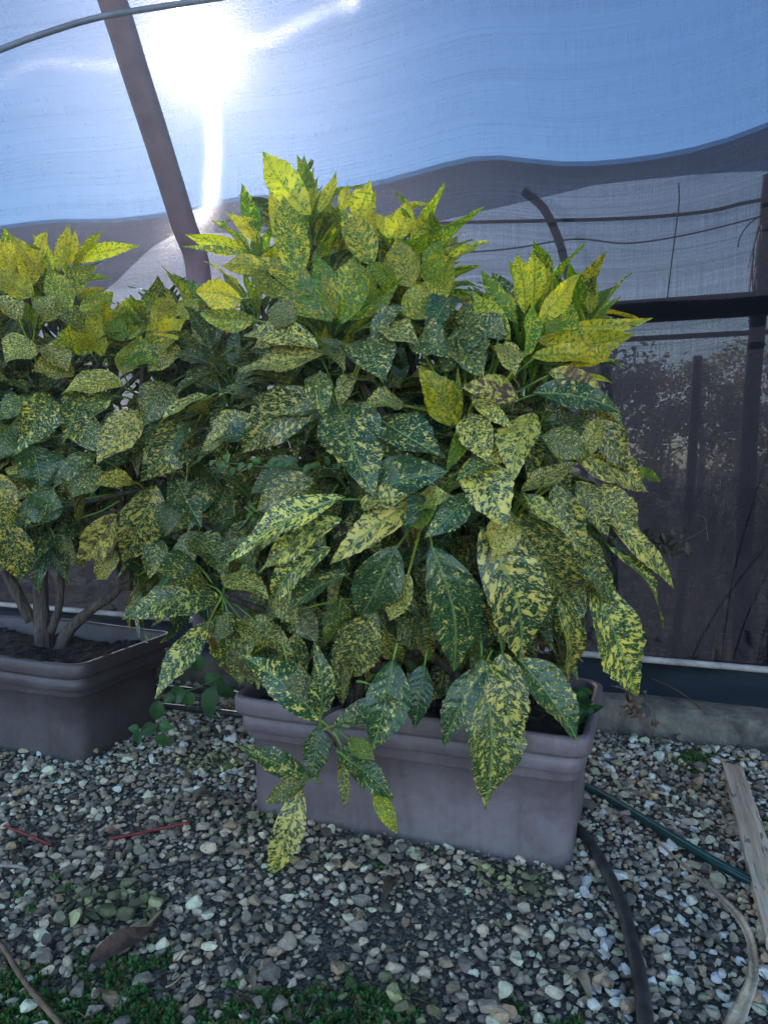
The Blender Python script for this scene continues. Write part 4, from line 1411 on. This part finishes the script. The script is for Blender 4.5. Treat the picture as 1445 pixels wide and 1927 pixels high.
mb = MB()
rl = random.Random(55)
for k in range(420):
    p = gnd(rl.uniform(-150, 1600), rl.uniform(1380, 2050), rl.uniform(0.012, 0.022))
    if inside_planter(p.x, p.y, 0.03):
        continue
    a = rl.uniform(0, 6.28)
    L = rl.uniform(0.008, 0.05) * (2.0 if rl.random() < 0.1 else 1.0)
    d = np.array([math.cos(a), math.sin(a), rl.uniform(-.1, .1)])
    cc = np.array(rl.choice([(0.20, 0.14, 0.09), (0.32, 0.25, 0.16), (0.10, 0.07, 0.05), (0.07, 0.05, 0.035)])) * rl.uniform(.7, 1.3)
    if rl.random() < 0.6:
        q = np.array(p)
        tube(mb, [q, q + d * L * .5 + np.array([rl.uniform(-.1, .1) * L, rl.uniform(-.1, .1) * L, 0.002]), q + d * L], 0.0009, 0.0005, seg=4, n=2, c=cc)
    else:
        small_leaf(mb, p, d, (rl.uniform(-.3, .3), rl.uniform(-.3, .3), 1), L * 0.6, L * 0.25, cc, rl, curl=0.25, nu=5)
tag(mb.build("leaf_litter", M['weed'], None), "scattered bits of dry leaf and straw lying over the gravel", "litter", kind='stuff')

# ---------------------------------------------------------------- beyond the net: trees, thicket, reeds


def far_tree(X, Y, h, rx, cols, label, seed, n=2600, trunk_r=0.07, base_frac=0.25, leafs=0.10):
    rnd = random.Random(seed)
    root = empty("tree", (X, Y, 0.0), label, "tree", "trees beyond the net")
    mb_ = MB()
    tube(mb_, [(X, Y, 0), (X + .05, Y, h * .4), (X - .04, Y, h * .85)], trunk_r, trunk_r * .3, seg=7, n=4)
    for k in range(7):
        a = rnd.uniform(0, 6.28)
        z = h * rnd.uniform(0.25, 0.7)
        tube(mb_, [(X, Y, z), (X + math.cos(a) * rx * .4, Y + math.sin(a) * rx * .4, z + h * .1), (X + math.cos(a) * rx * .8, Y + math.sin(a) * rx * .8, z + h * .22)], trunk_r * .35, trunk_r * .1, seg=5, n=3)
    mb_.build("trunk", M['bark_far'], root)
    cl = []
    for k in range(26):
        a, q = rnd.uniform(0, 6.28), rnd.random() ** 0.5
        zz = base_frac + (1 - base_frac) * rnd.random()
        k_ = math.sin(math.pi * min(1, (zz - base_frac) / (1 - base_frac) * 0.8 + 0.15))
        cl.append((X + math.cos(a) * q * rx * k_, Y + math.sin(a) * q * rx * k_, h * zz, rnd.uniform(0.18, 0.4) * rx, rnd.choice(cols)))
    V, Fc, Cc = [], [], []
    for i in range(n):
        x, y, z, r, c = rnd.choice(cl)
        g3 = np.array([rnd.gauss(0, .5), rnd.gauss(0, .5), rnd.gauss(0, .4)]) * r
        p = np.array([x, y, z]) + g3
        p[2] = max(p[2], 0.05)
        d = nrm(np.array([rnd.gauss(0, 1), rnd.gauss(0, 1), rnd.gauss(-.3, .7)]))
        s = nrm(np.cross(d, [rnd.gauss(0, 1), rnd.gauss(0, 1), rnd.gauss(0, 1)]))
        L = leafs * rnd.uniform(0.6, 1.3)
        V += [p, p + d * L * .5 + s * L * .25, p + d * L, p + d * L * .5 - s * L * .25]
        Fc.append((4 * i, 4 * i + 1, 4 * i + 2, 4 * i + 3))
        cc = np.array(c) * rnd.uniform(0.6, 1.3)
        Cc += [np.append(cc, 1)] * 4
    mesh_np("crown", np.array(V) - np.array([X, Y, 0]), np.array(Fc), M['tint_leaf'], root, False, colors=np.array(Cc), cname='tint')


GR, OR, YG, DK = (0.10, 0.20, 0.04), (0.60, 0.25, 0.05), (0.36, 0.38, 0.07), (0.05, 0.09, 0.03)
for px, Y, top, rx, cols, lab, sd in (
        (1150, 9.0, 640, 0.75, [GR, DK, DK], "tall dark bushy tree behind the net, just right of the shrub", 1),
        (1230, 13.0, 700, 1.1, [YG, GR, OR], "broad olive green tree behind the net right of the dark bushy one", 2),
        (1320, 12.0, 690, 0.8, [OR, YG, GR], "orange tinged autumn tree behind the net", 3),
        (1390, 14.0, 655, 1.0, [OR, YG, YG], "yellowing tree seen beside the dark post through the net", 4),
        (1475, 11.0, 640, 0.9, [YG, GR, GR], "pale green tree behind the net at the right edge", 5),
        (1600, 10.0, 640, 1.0, [GR, DK], "dark green tree farthest right beyond the net", 6),
        (900, 12.0, 700, 1.3, [GR, DK], "wide dark tree beyond the net hidden behind the big shrub", 7),
        (420, 14.0, 800, 1.5, [GR, DK], "dark low tree beyond the net behind the gap between shrubs", 8)):
    p = at(px, top, Y)
    far_tree(p.x, Y, p.z, rx, cols, lab, sd)

# thicket just behind the net: dark undergrowth, countless stems
rnd = random.Random(31)
V, Fc, Cc = [], [], []
n = 0
for i in range(15000):
    t = rnd.uniform(-9, 6)
    s = A2s(3.5) + rnd.random() ** 1.3 * 4.0
    hmax = 0.62 + 0.25 * fnoise(t, s, 1.3, 2)
    z = rnd.random() ** 0.8 * hmax
    p = tsz(t, s, z)
    d = nrm(np.array([rnd.gauss(0, .5), rnd.gauss(0, .5), rnd.gauss(.5, .6)]))
    sd = nrm(np.cross(d, [rnd.gauss(0, 1), rnd.gauss(0, 1), 0.2]))
    L = rnd.uniform(0.05, 0.15)
    w = L * rnd.uniform(.08, .25)
    V += [p, p + d * L * .5 + sd * w, p + d * L, p + d * L * .5 - sd * w]
    Fc.append((n, n + 1, n + 2, n + 3))
    n += 4
    c = np.array(rnd.choice([(0.03, 0.045, 0.02), (0.05, 0.07, 0.03), (0.10, 0.085, 0.05), (0.02, 0.025, 0.015)])) * rnd.uniform(.7, 1.3)
    Cc += [np.append(c, 1)] * 4
o = mesh_np("undergrowth", np.array(V), np.array(Fc), M['tint_leaf'], None, False, colors=np.array(Cc), cname='tint')
tag(o, "dark tangled undergrowth behind the net wall", "undergrowth", kind='stuff')

M['straw'] = mat_simple('pale_straw', (0.45, 0.38, 0.28), (0.7, 0.62, 0.5), 30, 0.5, 0)
# backlit reed clumps: long pale leaning stems
for ci, (cx, cy, lab, lean, ns) in enumerate(((1250, 960, "clump of long pale leaning stems behind the net beside the shrub", 1.0, 26), (1400, 1010, "clump of pale crossing stems behind the net near the right edge", 0.5, 30))):
    b0 = wall(cx - 90, 1250, 3.0)
    root = empty("reed_clump", (b0[0], b0[1], 0), lab, "reeds", "reed clumps behind the net")
    mb_ = MB()
    for k in range(ns):
        bx = b0 + T * rnd.uniform(-.14, .30) + Nn * rnd.uniform(0, .4)
        bx = np.array([bx[0], bx[1], 0.0])
        h = rnd.uniform(0.6, 1.15)
        ln = lean * rnd.uniform(0.15, 0.75)
        tp = bx + np.array([ln * h, 0.1, h])
        tube(mb_, [bx, (bx + tp) / 2 + np.array([-.02, 0, 0.03]), tp], 0.003, 0.0014, seg=4, n=3)
    mb_.build("stem", M['straw'], root)
stk = wall(1312, 670, 3.3)
mb = MB()
tube(mb, [(stk[0] - .06, stk[1], 0), (stk[0] - .02, stk[1], 0.6), tuple(stk)], 0.02, 0.018, seg=7, n=3)
tag(mb.build("wooden_stake", M['bark_far'], None, origin=(stk[0], stk[1], 0)), "dark leaning stake standing behind the net among the stems", "stake")

# ---------------------------------------------------------------- added air volume imitating the veil of lens glare
hz = NT("glare_haze")
hz.t.links.new(hz.n('VolumePrincipled', {'Color': (0.93, 0.88, 0.93), 'Density': 0.0085, 'Anisotropy': 0.78}).outputs[0], hz.out.inputs['Volume'])
mb = MB()
box(mb, (0, 0, 2.5), (75, 0, 0), (0, 75, 0), (0, 0, 3.5))
tag(mb.build("haze", hz.m, None, smooth=False), "thin added haze imitating lens glare", "haze", kind='stuff')
scn.cycles.volume_bounces = 0
